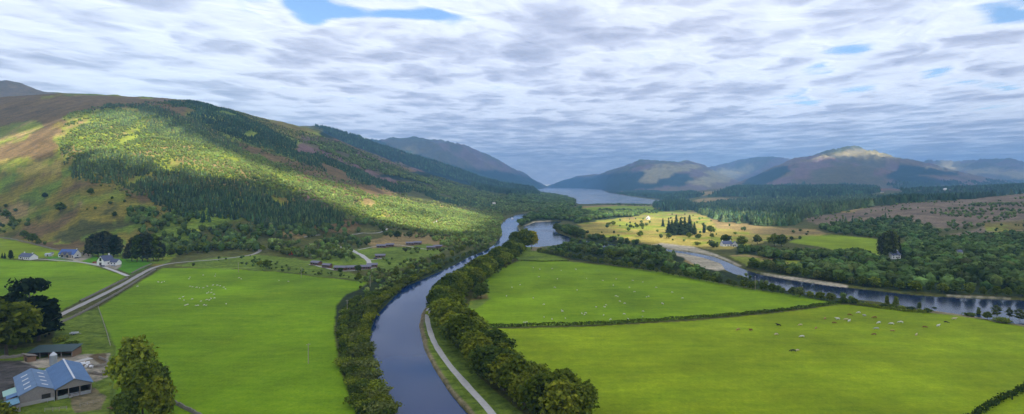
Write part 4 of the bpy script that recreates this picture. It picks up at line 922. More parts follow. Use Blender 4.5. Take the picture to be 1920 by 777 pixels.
# silo
x, y = -188, 230; z = float(ground_z(x, y)[0]); x, y, z = at(100, 690); r = empty('feed_silo', (x, y, z)); tag(r, 'small grey feed silo with conical top behind the blue barns', 'silo')
obj('drum', MB().bar((0,0,1.6),(0,0,5.6),1.35,16).mesh('drum', M['metal']), r); obj('cone', MB().bar((0,0,5.6),(0,0,6.9),1.35,16,.25).mesh('cone', M['pale']), r); obj('hopper', MB().bar((0,0,.5),(0,0,1.6),.3,16,1.35).mesh('hopper', M['metal']), r)
for i in range(4): obj('leg', MB().bar((1.2*math.cos(i*1.571),1.2*math.sin(i*1.571),-.5),(1.2*math.cos(i*1.571),1.2*math.sin(i*1.571),2),.07).mesh('leg', M['metal']), r)
# open shed with dark green roof
x, y, z = at(95, 672); r = empty('open_shed', (x, y, z), R(8)); tag(r, 'long open fronted shed with dark green roof under the black trees', 'shed')
obj('wall', MB().box((0,6.9,1.3),(18,.2,4)).box((-8.9,3.5,1.2),(.2,7,3.8)).box((8.9,3.5,1.2),(.2,7,3.8)).mesh('wall', M['brown']), r)
obj('roof', MB().slab([(-9.5,-.7,2.9),(9.5,-.7,2.9),(9.5,7.4,4.2),(-9.5,7.4,4.2)], (0,0,.16)).mesh('roof', M['darkgreen']), r)
for i in range(5): obj('post', MB().box((-8.9+i*4.45,0,1.2),(.24,.24,3.8)).mesh('post', M['timber']), r)
obj('dividing_wall', MB().box((-1,3.5,1.0),(.2,6.6,3.2)).mesh('dividing_wall', M['brown']), r)
x, y, z = at(48, 678); r = empty('wooden_shed', (x, y, z), R(-35)); tag(r, 'rickety brown wooden shed left of the green roofed shed', 'shed')
obj('wall', MB().box((0,1.5,.9),(6,3,2.8)).mesh('wall', M['brown']), r); obj('roof', MB().slab([(-3.4,-.5,3.1),(3.4,-.5,3.3),(3.4,3.4,2.3),(-3.4,3.4,2.1)], (0,0,.12)).mesh('roof', M['timber']), r); obj('door', MB().box((.6,-.06,.9),(1.4,.1,2.0)).mesh('door', M['dark']), r)  # door panel carries the dark of the shed inside as colour
# log stack, wrapped bales, trailer, gate, pens
M['log'] = plain('cut_logs', (.40,.29,.18), .9, 2, .3)
bag = None; rgb = random.Random(3)
for i, (u, v) in enumerate([(147,687),(151,685),(155,688),(159,686),(162,689),(167,687),(171,690),(150,690),(165,683),(156,684)]):
    x, y, z = at(u, v)
    if bag is None:
        m = MB(); m.bar((-.62,0,.6),(.62,0,.6),.62,14); bag = m.mesh('silage_bale', M['bag']); bv = bag
    o = obj('silage_bale', bv); o.location = (x, y, z); o.rotation_euler = (0,0,rgb.uniform(0,3.1)); tag(o, 'white wrapped bale in the heap between barn and stone pens', 'bale', 'white wrapped bales by the stone pens')
for i, (u, v) in enumerate([(12,742),(17,746),(22,741),(26,747),(30,743)]):
    x, y, z = at(u, v); o = obj('silage_bale', bv); o.location = (x, y, z); o.rotation_euler = (0,0,rgb.uniform(0,3.1)); tag(o, 'white wrapped bale in the yard left of the lean-to sheds', 'bale', 'white wrapped bales left of the lean-to')
def wheel(r, c, rad, wd):
    w_ = obj('wheel', MB().bar((c[0],c[1]-wd/2,c[2]),(c[0],c[1]+wd/2,c[2]),rad,14).mesh('wheel', M['rubber']), r); obj('rim', MB().bar((c[0],c[1]-wd/2-.02,c[2]),(c[0],c[1]+wd/2+.02,c[2]),rad*.55,10).mesh('rim', M['metal']), w_)
def trailer(u, v, rz, mat, label, L=4.2):
    x, y, z = at(u, v); r = empty('farm_trailer', (x, y, z), rz); tag(r, label, 'trailer')
    obj('bed', MB().box((0,0,.85),(L,1.9,.16)).mesh('bed', M[mat]), r)
    for yy in (-.93,.93): obj('side_panel', MB().box((0,yy,1.15),(L,.06,.5)).mesh('side_panel', M[mat]), r)
    obj('drawbar', MB().bar((L/2,0,.75),(L/2+1.4,0,.55),.07).mesh('drawbar', M['metal']), r)
    for yy in (-.85,.85): wheel(r, (-.3,yy,.42), .42, .24)
trailer(219, 769, R(4), 'brown', 'reddish brown farm trailer on the grass below the barn', 5.5)
trailer(139, 628, R(15), 'pale', 'small pale trailer standing in the paddock below the road', 3.6)
def car(u, v, rz, paint, label):
    x, y, z = at(u, v); r = empty('parked_car', (x, y, z), rz); tag(r, label, 'car')
    m = MB(); m.slab([(-2.1,-.85,.35),(2.1,-.85,.35),(2.15,-.85,.75),(1.2,-.85,.92),(.7,-.78,1.4),(-1.3,-.78,1.42),(-1.9,-.85,.95),(-2.15,-.85,.85)], (0,1.7,0)); obj('body', m.mesh('body', M[paint]), r)
    obj('windscreen', MB().slab([(1.16,-.7,.95),(.74,-.66,1.36),(.74,.66,1.36),(1.16,.7,.95)], (.04,0,.03)).mesh('windscreen', M['glass']), r)
    for yy in (-.88,.87): obj('side_window', MB().slab([(-1.5,yy,.98),(.98,yy,.98),(.62,yy,1.33),(-1.2,yy,1.33)], (0,.02,0)).mesh('side_window', M['glass']), r)
    for xx in (-1.35,1.35):
        for yy in (-.8,.8): wheel(r, (xx,yy,.33), .33, .2)
car(178, 493.5, R(20), 'red', 'red car on the lawn edge left of the gabled house'); car(193, 500.5, R(-10), 'bluecar', 'dark car in front of the gabled house'); car(144, 485, R(40), 'bluecar', 'dark car on the drive of the blue roofed house')
car(120, 484.5, R(10), 'silver', 'silver car in front of the blue roofed house'); car(704, 486, R(0), 'bluecar', 'dark car beside the lone middle chalet'); car(783, 466, R(10), 'bluecar', 'dark car on the grass below the upper chalets'); car(213, 499.5, R(0), 'silver', 'silver car by the wing of the gabled house')
# barn pens
post_fence([(84,772),(110,770),(138,766)], 2.2, 1.2, 'pale rail fence at the bottom of the barnyard', 3)
post_fence([(74,756),(92,754),(112,751)], 2.2, 1.2, 'metal rail fence directly in front of the old barn', 3, 'metal')
# bottom-left concrete tank and rubble
x, y, z = at(128, 745); r = empty('feed_trough', (x, y, z), R(-30)); tag(r, 'long pale feed trough on the grass before the open barn', 'trough')
obj('basin', MB().box((0,0,.35),(4.2,.9,.16)).box((0,-.42,.6),(4.2,.08,.5)).box((0,.42,.6),(4.2,.08,.5)).box((-2.05,0,.6),(.08,.8,.5)).box((2.05,0,.6),(.08,.8,.5)).mesh('basin', M['concrete']), r)
for xx in (-1.6,1.6): obj('foot', MB().box((xx,0,.12),(.3,.8,.4)).mesh('foot', M['concrete']), r)
# ------------------------------------------------------------------ poles
def pole(u, v, label, h=9.0, arms=True):
    x, y, z = at(u, v); r = empty('telegraph_pole', (x, y, z), R(40)); tag(r, label, 'pole', 'wooden poles crossing the valley')
    obj('post', MB().bar((0,0,-.5),(0,0,h),.17,8,.12).mesh('post', M['postwood']), r)
    obj('crossarm', MB().box((0,0,h-.6),(1.7,.14,.14)).mesh('crossarm', M['postwood']), r)
    for xx in (-.75,.75): obj('insulator', MB().bar((xx,0,h-.5),(xx,0,h-.3),.06,6).mesh('insulator', M['pale']), r)
pole(578,682,'wooden pole standing alone in the big left pasture'); pole(651,590,'wooden pole at the pasture edge beside the canal scrub'); pole(694,538,'wooden pole at the far right corner of the left pasture'); pole(565,521,'wooden pole behind the top edge of the left pasture')
pole(447,511,'wooden pole near the road above the left pasture'); pole(1416,545,'pale pole among the trees between upper pasture and river',11); pole(283,491,'wooden pole at the lawn corner beside the road',10); pole(548,453,'wooden pole in the wood above the red hut',9)
# ------------------------------------------------------------------ boat
x, y, z = at(963, 411.5); r = empty('motor_cruiser', (x-3, y, -.9), R(75)); tag(r, 'white motor cruiser heading up the canal', 'boat')
m = MB(); m.slab([(-5,-1.6,0),(3,-1.6,0),(5.4,0,0),(3,1.6,0),(-5,1.6,0)], (0,0,1.3)); obj('hull', m.mesh('hull', M['white']), r); obj('cabin', MB().box((-.8,0,1.9),(5,2.4,1.4)).mesh('cabin', M['white']), r)
for yy in (-1.22,1.22): obj('cabin_window', MB().box((-.8,yy,2.1),(4,.05,.5)).mesh('cabin_window', M['glass']), r)
obj('windscreen', MB().box((1.72,0,2.15),(.06,2.0,.6)).mesh('windscreen', M['glass']), r)
# ------------------------------------------------------------------ sheep and cattle: one skinned body each
M['wool'] = plain('sheep_wool', (.60,.57,.50), .95, 6, .12)
def beast(name, joints, edges, mats, sub=1):
    me = bpy.data.meshes.new(name); me.from_pydata([j[0] for j in joints], edges, []); o = bpy.data.objects.new(name, me); COL.objects.link(o)
    o.modifiers.new('skin', 'SKIN'); s = o.modifiers.new('sub', 'SUBSURF'); s.levels = s.render_levels = sub
    for i, j in enumerate(joints): me.skin_vertices[0].data[i].radius = j[1] if isinstance(j[1], tuple) else (j[1], j[1])
    me.skin_vertices[0].data[0].use_root = True
    bpy.context.view_layer.update(); ev = o.evaluated_get(bpy.context.evaluated_depsgraph_get()); out = bpy.data.meshes.new_from_object(ev); out.name = name
    bpy.data.objects.remove(o); out.materials.clear(); out.materials.append(mats); return out
def quadruped(name, L, H, body, head_down, mat):
    y = body; J = [((-L*.45,0,H*.72), y*.92), ((0,0,H*.66), y*1.08), ((L*.38,0,H*.70), y*.98)]
    E = [(0,1),(1,2)]
    if head_down: J += [((L*.62,0,H*.55), y*.5), ((L*.78,0,H*.22), y*.34), ((L*.90,0,H*.07), y*.22)]
    else: J += [((L*.60,0,H*.95), y*.5), ((L*.74,0,H*1.08), y*.36), ((L*.95,0,H*.98), y*.22)]
    E += [(2,3),(3,4),(4,5)]
    J += [((-L*.56,0,H*.62), y*.14), ((-L*.58,0,H*.32), y*.10)]; E += [(0,6),(6,7)]
    for sx, a in ((-L*.42,0),(L*.36,2)):
        for s in (-1,1):
            n = len(J); kx = .05*L*(1 if a == 0 else -.3)
            J += [((sx,s*y*.55,H*.45), y*.34), ((sx-kx,s*y*.58,H*.24), y*.17), ((sx,s*y*.58,0.02), y*.15)]; E += [(a,n),(n,n+1),(n+1,n+2)]
    return beast(name, J, E, mat)
SHEEP = [quadruped('sheep', 1.15, .80, .30, True, M['wool']), quadruped('sheep', 1.15, .80, .30, False, M['wool'])]
COWC = dict(white=(.62,.59,.53), cream=(.52,.42,.27), brown=(.20,.08,.03), tan=(.36,.20,.09), black=(.02,.018,.016), grey=(.38,.37,.37))
for k in COWC: M['cow_'+k] = plain('cowhide_'+k, COWC[k], .8, 2.0, .25)
COW = [quadruped('cow', 2.2, 1.35, .42, True, M['cow_white']), quadruped('cow', 2.2, 1.35, .42, False, M['cow_white'])]
rs = random.Random(8)
def put_sheep(u, v, label, group):
    x, y, z = at(u, v); o = obj('sheep', SHEEP[rs.random() < .3]); o.location = (x, y, z+.02); o.rotation_euler = (0,0,rs.uniform(0,6.28)); s = rs.uniform(.85,1.05); o.scale = (s,s,s); tag(o, label, 'sheep', group)
LS = [(356,521),(354,524),(381,517),(403,519),(404,515),(448,522),(452,524),(303,531),(297,530),(308,529),(258,538),(356,538),(361,539),(369,540),(374,541),(381,541),(389,538),(397,544),(399,536),(407,536),(413,537),(419,540),(423,543),(391,549),(396,550),(388,551),(401,553),(402,560),(396,561),(388,563),(392,564),(424,571),(383,573),(386,574),(371,574),(367,574),(350,573),(347,574),(352,572),(345,564),(337,561),(343,558),(360,562),(377,566),(523,527),(541,529)]
for u, v in LS: put_sheep(u, v, 'white sheep of the flock grazing in the big left pasture', 'sheep in the left pasture')
RSH = [(1000,503),(1012,506),(1035,505),(1052,508),(1080,506),(1010,520),(1045,524),(1100,523),(1130,527),(1155,524),(1186,527),(1205,530),(1040,540),(1082,545),(1150,536),(1180,540),(1155,556),(1158,557),(1212,558),(1216,557),(1243,571),(1241,570),(1206,585),(1053,583),(1055,585),(1091,589),(1096,591),(1098,588),(1118,577),(1134,577),(1136,573),(1162,566),(1171,570),(1132,592),(985,606),(988,605),(982,606),(1020,596),(1035,600),(1060,598),(960,540),(975,535),(950,556),(1000,560),(1020,572),(1170,590),(1178,600),(1205,595),(1145,600),(1230,540),(1260,549),(1280,560),(1190,548)]
for u, v in RSH: put_sheep(u, v, 'white sheep of the flock scattered over the upper right pasture', 'sheep in the upper right pasture')
for u, v in [(-20,520),(930,675),(1120,640)][:0]: pass
CW = sorted([(1384.5,620,'tan'),(1408,621,'brown'),(1460,612,'black'),(1455,629,'cream'),(1501,611,'cream'),(1504,633,'white'),(1530,617,'tan'),(1564,607,'brown'),(1571,600,'white'),(1587,601,'cream'),(1593,592,'brown'),(1592,604,'white'),(1610,588,'white'),(1621,594,'grey'),(1640,597,'brown'),(1644,618,'grey'),(1639,629,'brown'),(1648,607,'white'),(1672,609,'white'),(1673,622,'tan'),(1689,606,'white'),(1718,630,'cream'),(1734,615,'brown'),(1759,613,'white'),(1774,606,'black'),(1789,600,'cream'),(1547,599,'tan'),(1487,660,'black'),(1495,659,'cream')])
nc_ = {}
for u, v, c in CW: nc_[c] = nc_.get(c, 0)+1
cc = {}
for u, v, c in CW:
    cc[c] = cc.get(c, 0)+1; x, y, z = at(u, v); o = obj('cow', COW[rs.random() < .35]); o.location = (x, y, z+.02); o.rotation_euler = (0,0,rs.choice([0,3.14])+rs.uniform(-.7,.7)); s = rs.uniform(.85,1.05); o.scale = (s,s,s)
    o.material_slots[0].link = 'OBJECT'; o.material_slots[0].material = M['cow_'+c]
    which = {('black',1):'black cow nearest the camera, beside a cream one, in the lower pasture'}
    lab = f'{c} cow, {nth(cc[c])} {c} one from the left in the lower right pasture' if u not in (1487,1495) else (f'{c} cow of the pair standing nearest in the lower right pasture')
    if u not in (1487,1495): pass
    tag(o, lab, 'cow', 'cattle in the lower right pasture')
# ------------------------------------------------------------------ single trees, row by row
# canal side row between the towpath and the right hand pastures
A1 = [(1050,815),(980,762),(932,724),(894,687),(866,654),(844,626),(825,598),(823,576),(842,556),(872,536),(900,515),(930,496),(956,480),(966,474)]
tree_row(A1, 9.3, 'broad', (12.5,17.5), ['mid','deep','olive','mid','mid','deep','mid'], 'rounded tree', 'from the near end, towpath row', 'trees along the towpath', 1.0, 0, 3, 1.12)
tree_row(A1, 11, 'broad', (11,15), ['deep','mid','mid','olive'], 'bushy tree', 'from the near end, pasture edge row', 'trees along the towpath pasture edge', 1.2, -8.5, 4, 1.08)
for (u, v, h, lf, lab) in [(862,648,10.5,'yellow','rounded tree turning golden yellow, beside the bend of the white towpath'), (902,560,11,'deep','broad dark tree where the canal row meets the upper right pasture'),
                           (846,588,9.5,'olive','olive topped tree at the outer bend of the canal beside the towpath end')]:
    x, y, z = at(u, v); plant('broad', x, y, h, lf, lab, None, 1.1)
for (u, v, h, lf, lab, w) in [(966,468,22,'deep','big dark tree left of the pair between canal and bay',1.0), (985,469,26,'mid','tall tree at the tip of land between canal and bay',.95), (997,468,23,'yellow','tall yellow-green tree overhanging the bay, right of the pair',.8),
                              (975,462,20,'deep','dark tree behind the tall pair between canal and bay',1.0)]:
    x, y, z = at(u, v); plant('broad', x, y, h, lf, lab, None, w)
# scrub on the left bank of the canal
for i, (path, st, hs, lv, where) in enumerate([
   ([(740,800),(728,772),(706,735),(690,700),(684,672),(682,640),(684,612),(694,588),(716,564),(742,545),(770,527),(800,512),(830,499)], 3.5, (2.6,4.4), ['mid','pale','olive','mid'], 'from the near end, left bank waterside'),
   ([(715,790),(694,752),(674,715),(664,680),(662,640),(664,605),(676,583),(700,560),(735,540),(775,520)], 4.6, (2.4,4.6), ['deep','mid','pale'], 'from the near end, middle of left bank scrub'),
   ([(700,800),(676,762),(657,715),(648,680),(643,640),(644,605),(655,580),(672,560)], 5.2, (2.2,4.0), ['deep','mid'], 'from the near end, beside left pasture')]):
    tree_row(path, st, 'bush', hs, lv, 'shrub', where, 'shrubs on the left canal bank', 1.0, 0, 20+i, 1.15)
tree_row([(795,515),(835,497),(865,485),(895,473),(920,463)], 9, 'broadf', (3,5), ['deep','mid','pale'], 'low tree', 'along the far left canal bank', 'low trees on the far left canal bank', 2, 0, 31)
# farm trees
FARM = [(12,668,17,'olive','broad','broad olive tree at the left edge beside the farmyard',1.15),(28,655,16,'olive','broad','olive tree between the left edge and the black pines',1.0),
 (-30,650,18,'mid','broad','green tree cut by the left edge above the farmyard',1.1),(50,640,16,'yew','tall','black green tree in the farm clump, left of the pine',1.5),(72,640,17,'yew','tall','tallest black green tree of the farm clump',1.5),
 (92,628,13.5,'yew','tall','black green tree at the right edge of the farm clump beside the road',1.45),(30,620,15,'yew','tall','black green tree behind the olive farm trees',1.5),(60,610,12,'yew','tall','shorter black green tree at the back of the farm clump',1.5),(0,625,14,'yew','tall','black green tree at the left edge behind the olive tree',1.5),
 (56,632,22,'needle','pine','tall bare stemmed pine rising above the farm clump',.95),
 (246,752,14.5,'mid','broad','tall round green tree at the barn corner beside the left pasture',1.15),(268,785,12,'mid','broad','mid green tree in front of the barnyard tree pair',1.1),(290,772,11,'deep','broad','dark tree overhanging the left pasture near the barn',1.0),
 (298,812,10,'olive','broad','yellow-olive tree at the bottom edge near the barn',1.1),(2,822,5.5,'olive','broad','olive tree at the bottom left corner below the barn',1.2),(236,806,8,'deep','broad','low dark tree at the bottom edge behind the farm wall',1.0)]
for u, v, h, lf, k, lab, w in FARM:
    x, y, z = at(u, v); plant(k, x, y, h*(1.42 if u < 130 else 1.62), lf, lab, None, w*(1.0 if u < 130 else .66))
for (u, v, h, lf, lab) in [(115,640,2.6,'mid','low dark bramble bush above the open shed'),(136,648,2.4,'deep','rounded bush right of the open shed'),(208,700,2,'mid','small bush beside the stone pens')]:
    x, y, z = at(u, v); plant('bush', x, y, h, lf, lab, None, 1.6)
# stands beside the white houses
k = 0
for (u, v, h) in [(166,481,16),(174,480,19),(184,482,21),(193,481,22),(203,481,21),(213,482,19),(221,481,17)]:
    k += 1; x, y, z = at(u, v); plant('tall', x, y, h*1.3, 'needle2' if k % 2 else 'yew', f'tall dark tree, {nth(k)} from the left of the clump behind the gabled house', 'tall trees behind the gabled house', 1.0)
k = 0
for (u, v, h) in [(238,489,13),(247,490,20),(257,491,23),(267,490,23),(277,491,24),(288,490,23),(297,489,20),(305,487,14)]:
    k += 1; x, y, z = at(u, v); plant('tall', x, y, h*1.25, 'needle2' if k % 3 else 'deep', f'tall grey-green tree, {nth(k)} from the left of the clump beside the road', 'tall trees beside the road and lawn', .85)
for (u, v, h, lf, kd, lab) in [(20,487,10,'yew','tall','dark tree left of the white bungalow'),(4,484,6,'needle','conif','small dark conifer at the left edge above the pasture'),(9,485,6.5,'needle','conif','small dark conifer beside the left edge conifer'),(113,398,16,'deep','broadf','lone dark tree on the open left moor slope'),
                      (84,372,10,'deep','broadf','small lone tree high on the moor slope'),(45,447,12,'deep','broadf','dark tree above the wall behind the bungalow'),(60,455,13,'deep','broadf','dark round tree above the wall left of the blue roofed house'),(72,460,9,'olive','broadf','olive bush-like tree above the wall near the blue roofed house'),
                      (215,408,9,'deep','broadf','small tree on the moor slope above the tall clumps'),(12,410,14,'deep','broadf','dark tree near the left edge on the lower moor'),(25,425,13,'deep','broadf','dark tree in the gully running down to the bungalow'),(170,366,12,'deep','broadf','dark tree at the foot of the upper plantation edge')]:
    x, y, z = at(u, v); plant(kd, x, y, h, lf, lab, None, 1.1)
# woodland between the road and the chalets
tree_row([(320,482),(345,476),(375,474),(400,470),(430,466),(455,462)], 13, 'broadf', (8,13), ['deep','mid','olive'], 'woodland tree', 'from the left, front rank above road', 'woodland trees above the road', 4, 0, 40)
tree_row([(485,470),(520,474),(560,478),(600,482),(640,487),(660,490)], 14, 'broadf', (6,10), ['deep','mid','pale'], 'birchy tree', 'from the left, behind lower chalets', 'trees behind the lower chalets', 5, 0, 42)
tree_row([(740,520),(775,506),(810,494),(845,480),(875,466),(900,457)], 11, 'broadf', (4.5,7.5), ['deep','mid','olive'], 'tree', 'from the near end, between chalets and canal', 'trees between chalets and canal', 5, 0, 44)
for (u, v, h, lf, lab) in [(500,505,9,'deep','broad dark tree on the bank above the left pasture'),(488,500,6,'mid','smaller tree left of the broad dark bank tree'),(672,527,7,'mid','tree at the far right corner of the left pasture'),(745,448,12,'deep','round tree above the upper chalets'),
                           (768,447,12,'pale','pale tree right of the round one above the upper chalets'),(638,512,5,'deep','small tree in front of the lower chalet row'),(672,510,6.5,'deep','dark tree in front of the lower chalet row, beside the pale drive')]:
    x, y, z = at(u, v); plant('broadf', x, y, h, lf, lab, None, 1.1)
# line along the river behind the upper right pasture
C1 = [(1010,474),(1040,478),(1075,487),(1120,494),(1170,502),(1240,513),(1300,524),(1350,533),(1400,542),(1450,549),(1500,557),(1560,566),(1610,572)]
tree_row(C1, 7.0, 'broadf', (4.5,7.5), ['mid','deep','pale','mid'], 'tree', 'from the bay end, behind upper pasture', 'trees between upper pasture and river', 1.5, 0, 50, 1.05)
tree_row([(1610,573),(1640,576),(1680,580),(1720,584),(1740,587)], 4.5, 'bush', (1.8,3), ['mid','deep'], 'shrub', 'from the left, river edge of lower pasture', 'shrubs by the river edge', .6, 0, 51)
for (u, v, h, kd, lf, lab, w) in [(1663,572,6.5,'tall','mid','slim pointed tree on the river bank, leftmost of three',1.0),(1680,574,6.5,'tall','mid','slim pointed tree on the river bank, middle of three',1.3),(1724,580,4.6,'tall','deep','small pointed tree on the river bank, rightmost of three',1.2),
     (1835,594,6,'tall','mid','narrow tree left of the bare grey trees by the river',1.0),(1868,600,9.5,'birch','pale','bare looking grey-green tree by the river, left of two',1.3),(1893,603,9,'birch','pale','thin pale stemmed tree between the two grey trees',.9),(1912,608,9.5,'birch','pale','grey-green tree at the right edge by the river',1.3),
     (1852,600,5,'broadf','mid','low green tree under the bare grey trees',1.2),(1753,583,2.6,'bush','deep','small dark shrub alone on the river bank',1),(1818,593,2.4,'bush','deep','low dark shrub at the water near the grey trees',1.6),(1880,606,3,'bush','mid','shrub at the foot of the grey trees',1.5),(1935,612,8,'birch','pale','grey-green tree beyond the right edge',1.2)]:
    x, y, z = at(u, v); plant(kd, x, y, h, lf, lab, None, w)
# wood on the near side of the river, right of the bay
tree_row([(1082,476),(1120,480),(1160,486),(1200,492),(1240,500)], 10, 'broadf', (7,11), ['deep','mid','deep','pale'], 'tree', 'from the bay end, front of near river wood', 'front trees of the near river wood', 3, 0, 55)
tree_row([(1045,432),(1060,436),(1078,443),(1092,447)], 14, 'broadf', (9,14), ['deep','deep','mid'], 'dark tree', 'from the left on the far shore of the bay', 'dark trees on the far shore of the bay', 3, 0, 57)
# far bank wood
tree_row([(1408,503),(1430,508),(1460,513),(1500,519),(1550,528),(1600,534),(1660,541),(1714,548),(1770,551),(1830,555),(1894,556.5),(1950,560)], 8.5, 'broadf', (6,9.5), ['mid','deep','pale','mid','bright'], 'tree', 'from the gravel bar, far waterside', 'waterside trees of the far river wood', 2, 0, 60)
# singles on the golden flats
k = 0
for (u, v, h) in [(1254,437,22),(1260,441,24),(1268,438,30),(1276,441,27),(1284,441,28),(1293,439,30),(1302,441,20)]:
    k += 1; x, y, z = at(u, v); plant('conif', x, y, h, 'needle', f'tall dark conifer, {nth(k)} from the left of the clump on the golden flats', 'conifer clump on the golden flats', 1.5)
for (u, v, h, kd, lf, lab) in [(1243,425,16,'conif','needle','small conifer left of the conifer clump on the flats'),(1320,437,17,'conif','needle','dark pointed conifer right of the clump on the flats'),(1332,438,13,'broadf','deep','round tree beside the lone pointed conifer'),(1254,448,9,'broadf','mid','round bush-like tree below the conifer clump'),(1292,447,9,'broadf','mid','round tree below the right end of the conifer clump'),
      (1309,449,8,'broadf','deep','small tree right of the round tree below the clump'),(1335,447,8,'broadf','pale','grey-green tree below the lone conifer'),(1361,456,12,'broadf','deep','dark tree left of the white river cottage'),(1345,463,6,'tall','yew','little black conifer-like tree beside the white cottage'),(1390,463,14,'broadf','mid','large tree right of the white river cottage'),(1420,458,13,'broadf','pale','grey crowned tree behind the cottage belt'),
      (1452,462,16,'broadf','mid','large round tree at the meadow corner'),(1465,463,15,'broadf','mid','large round tree right of the one at the meadow corner'),(1484,451,6,'broadf','deep','small tree left at the top of the yellow green meadow'),(1500,450,5.5,'broadf','deep','small tree at the top of the yellow green meadow'),(1140,425,8,'broadf','mid','bush-like tree on the left golden flats'),(1150,423,9,'broadf','mid','round tree on the left golden flats'),(1182,428,7,'broadf','deep','small dark tree left of three in the flats'),(1194,428,8,'broadf','deep','small dark tree middle of three in the flats'),(1204,427,9,'broadf','deep','small dark tree right of three in the flats'),
      (1308,460,5,'bush','mid','small bush on the river side of the golden flats'),(1201,445,10,'broadf','deep','dark tree at the edge of the near river wood and flats')]:
    x, y, z = at(u, v); plant(kd, x, y, h, lf, lab, None, 1.2)
k = 0
for (u, v, h) in [(1651,482,21),(1657,484,24),(1664,485,26),(1671,485,26),(1678,484,25),(1684,483,21)]:
    k += 1; x, y, z = at(u, v); plant('tall', x, y, h*1.15, 'pale' if k % 2 else 'needle2', f'very tall grey-green tree, {nth(k)} from the left of the stand beside the white house', 'tall stand beside the far white house', .62)
print('single trees', len(TAKEN))
# ------------------------------------------------------------------ hedges
def ribbon_points(path, step=1.0):
    P = [at(u, v)[:2] for u, v in path]; out = []
    for (x1,y1),(x2,y2) in zip(P, P[1:]):
        L = math.hypot(x2-x1, y2-y1); n = max(1, int(L/step))
        for i in range(n): out.append((x1+(x2-x1)*i/n, y1+(y2-y1)*i/n))
    out.append(P[-1]); return np.array(out)
def hedge(path, w, h, leaf, label, seed=0, gaps=0.0, name='hedge'):
    rg = np.random.default_rng(seed); P = ribbon_points(path, .45); n = len(P); k = 10
    hh = h*(.55+.9*fbm(P[:,0]/5, P[:,1]/5, 3, seed)); hh = np.where(fbm(P[:,0]/9, P[:,1]/9, 2, seed+9) < gaps, hh*.25, hh)
    pts = np.repeat(P, k, 0) + rg.normal(size=(n*k, 2))*w*.33; z = ground_z(pts[:,0], pts[:,1]) + np.repeat(hh, k)*rg.uniform(.05, 1.0, n*k)**.7
    q, f = leaf_quads(np.column_stack([pts, z]), rg.normal(size=(n*k,3))+[0,0,.6], rg.uniform(.22,.5,n*k), rg)
    me = np_mesh(name, q, f, 4, False, LEAF[leaf]); set_attr(me, 'tint', np.repeat(np.clip(rg.normal(.5,.22,n*k),0,1),4), 'FLOAT')
    return tag(obj(name, me), label, 'hedge')
hedge([(889,614),(960,613),(1040,611),(1130,609),(1210,604),(1300,598),(1380,592),(1450,585),(1510,578),(1560,571),(1590,567)], 1.5, 1.9, 'deep', 'long dark hedge dividing the two right pastures', 1)
hedge([(1800,800),(1836,778),(1850,768),(1880,752),(1925,732),(2000,700)], 2.0, 2.2, 'deep', 'dark hedge crossing the bottom right corner', 2)
hedge([(1590,568),(1640,577),(1700,585),(1735,588)], 1.6, 1.7, 'mid', 'low hedge joining the river bank to the dividing hedge', 3)
hedge([(978,489),(1015,491),(1066,490)], 1.0, .9, 'deep', 'thin dark hedge along the top of the upper right pasture', 4)
hedge([(1560,503),(1480,506),(1400,502)], 1.5, 1.6, 'mid', 'hedge below the narrow meadow by the far river wood', 5)
# ------------------------------------------------------------------ forests as masses (far too many trees to count)
run = np.minimum.accumulate(VT, axis=0); seen = VT <= np.vstack([np.full((1, VT.shape[1]), 9999), run[:-1]]) + 7
dY = np.gradient(YR)[:,None]*np.ones_like(SS); dX = YY*np.gradient(SU)[None,:]; AREA = dY*dX
def far_conifer(seed):
    rg = np.random.default_rng(seed); V, T = [], []
    for z0, z1, r in ((.06,.62,.24),(.34,.86,.17),(.62,1.05,.10)):
        k = 6; a = np.linspace(0, 2*np.pi, k+1)[:-1]+rg.uniform(0,1); o = len(V)
        for j in range(k): rr = r*rg.uniform(.6,1.25); V.append((rr*math.cos(a[j]), rr*math.sin(a[j]), z0+rg.uniform(-.05,.05)))
        V.append((rg.uniform(-.02,.02), rg.uniform(-.02,.02), z1))
        T += [(o+j, o+(j+1)%k, o+k) for j in range(k)]
    return np.array(V), np.array(T)
def far_broad(seed):
    rg = np.random.default_rng(seed); V, T = ICO1; V = V.copy(); V = V*(1+rg.uniform(-.22,.30,(len(V),1))); V = V*np.array([.36,.36,.40])+np.array([0,0,.52])
    lv = []; lt = []; o = len(V)
    for i in range(26):
        d = rg.normal(size=3); d /= np.linalg.norm(d); d[2] = abs(d[2])-.25; p = np.array([0,0,.52])+d*np.array([.37,.37,.41])*rg.uniform(.85,1.2); e = rg.normal(size=(3,3))*.085
        lv += [p+e[0], p+e[1], p+e[2]]; lt.append((o+3*i, o+3*i+1, o+3*i+2))
    return np.concatenate([V, lv]), np.concatenate([T, lt])
FCON = [far_conifer(i) for i in range(8)]; FBRO = [far_broad(i+20) for i in range(8)]
G = 12.0; taken = {}
for x, y, r in TAKEN: taken.setdefault((int(x//G), int(y//G)), []).append((x, y, r))
def free(x, y):
    gx_, gy_ = int(x//G), int(y//G)
    for i in (-1,0,1):
        for j in (-1,0,1):
            for a, b, r in taken.get((gx_+i, gy_+j), ()):
                if (a-x)**2+(b-y)**2 < (r+1.2)**2: return False
    return True
total = 0
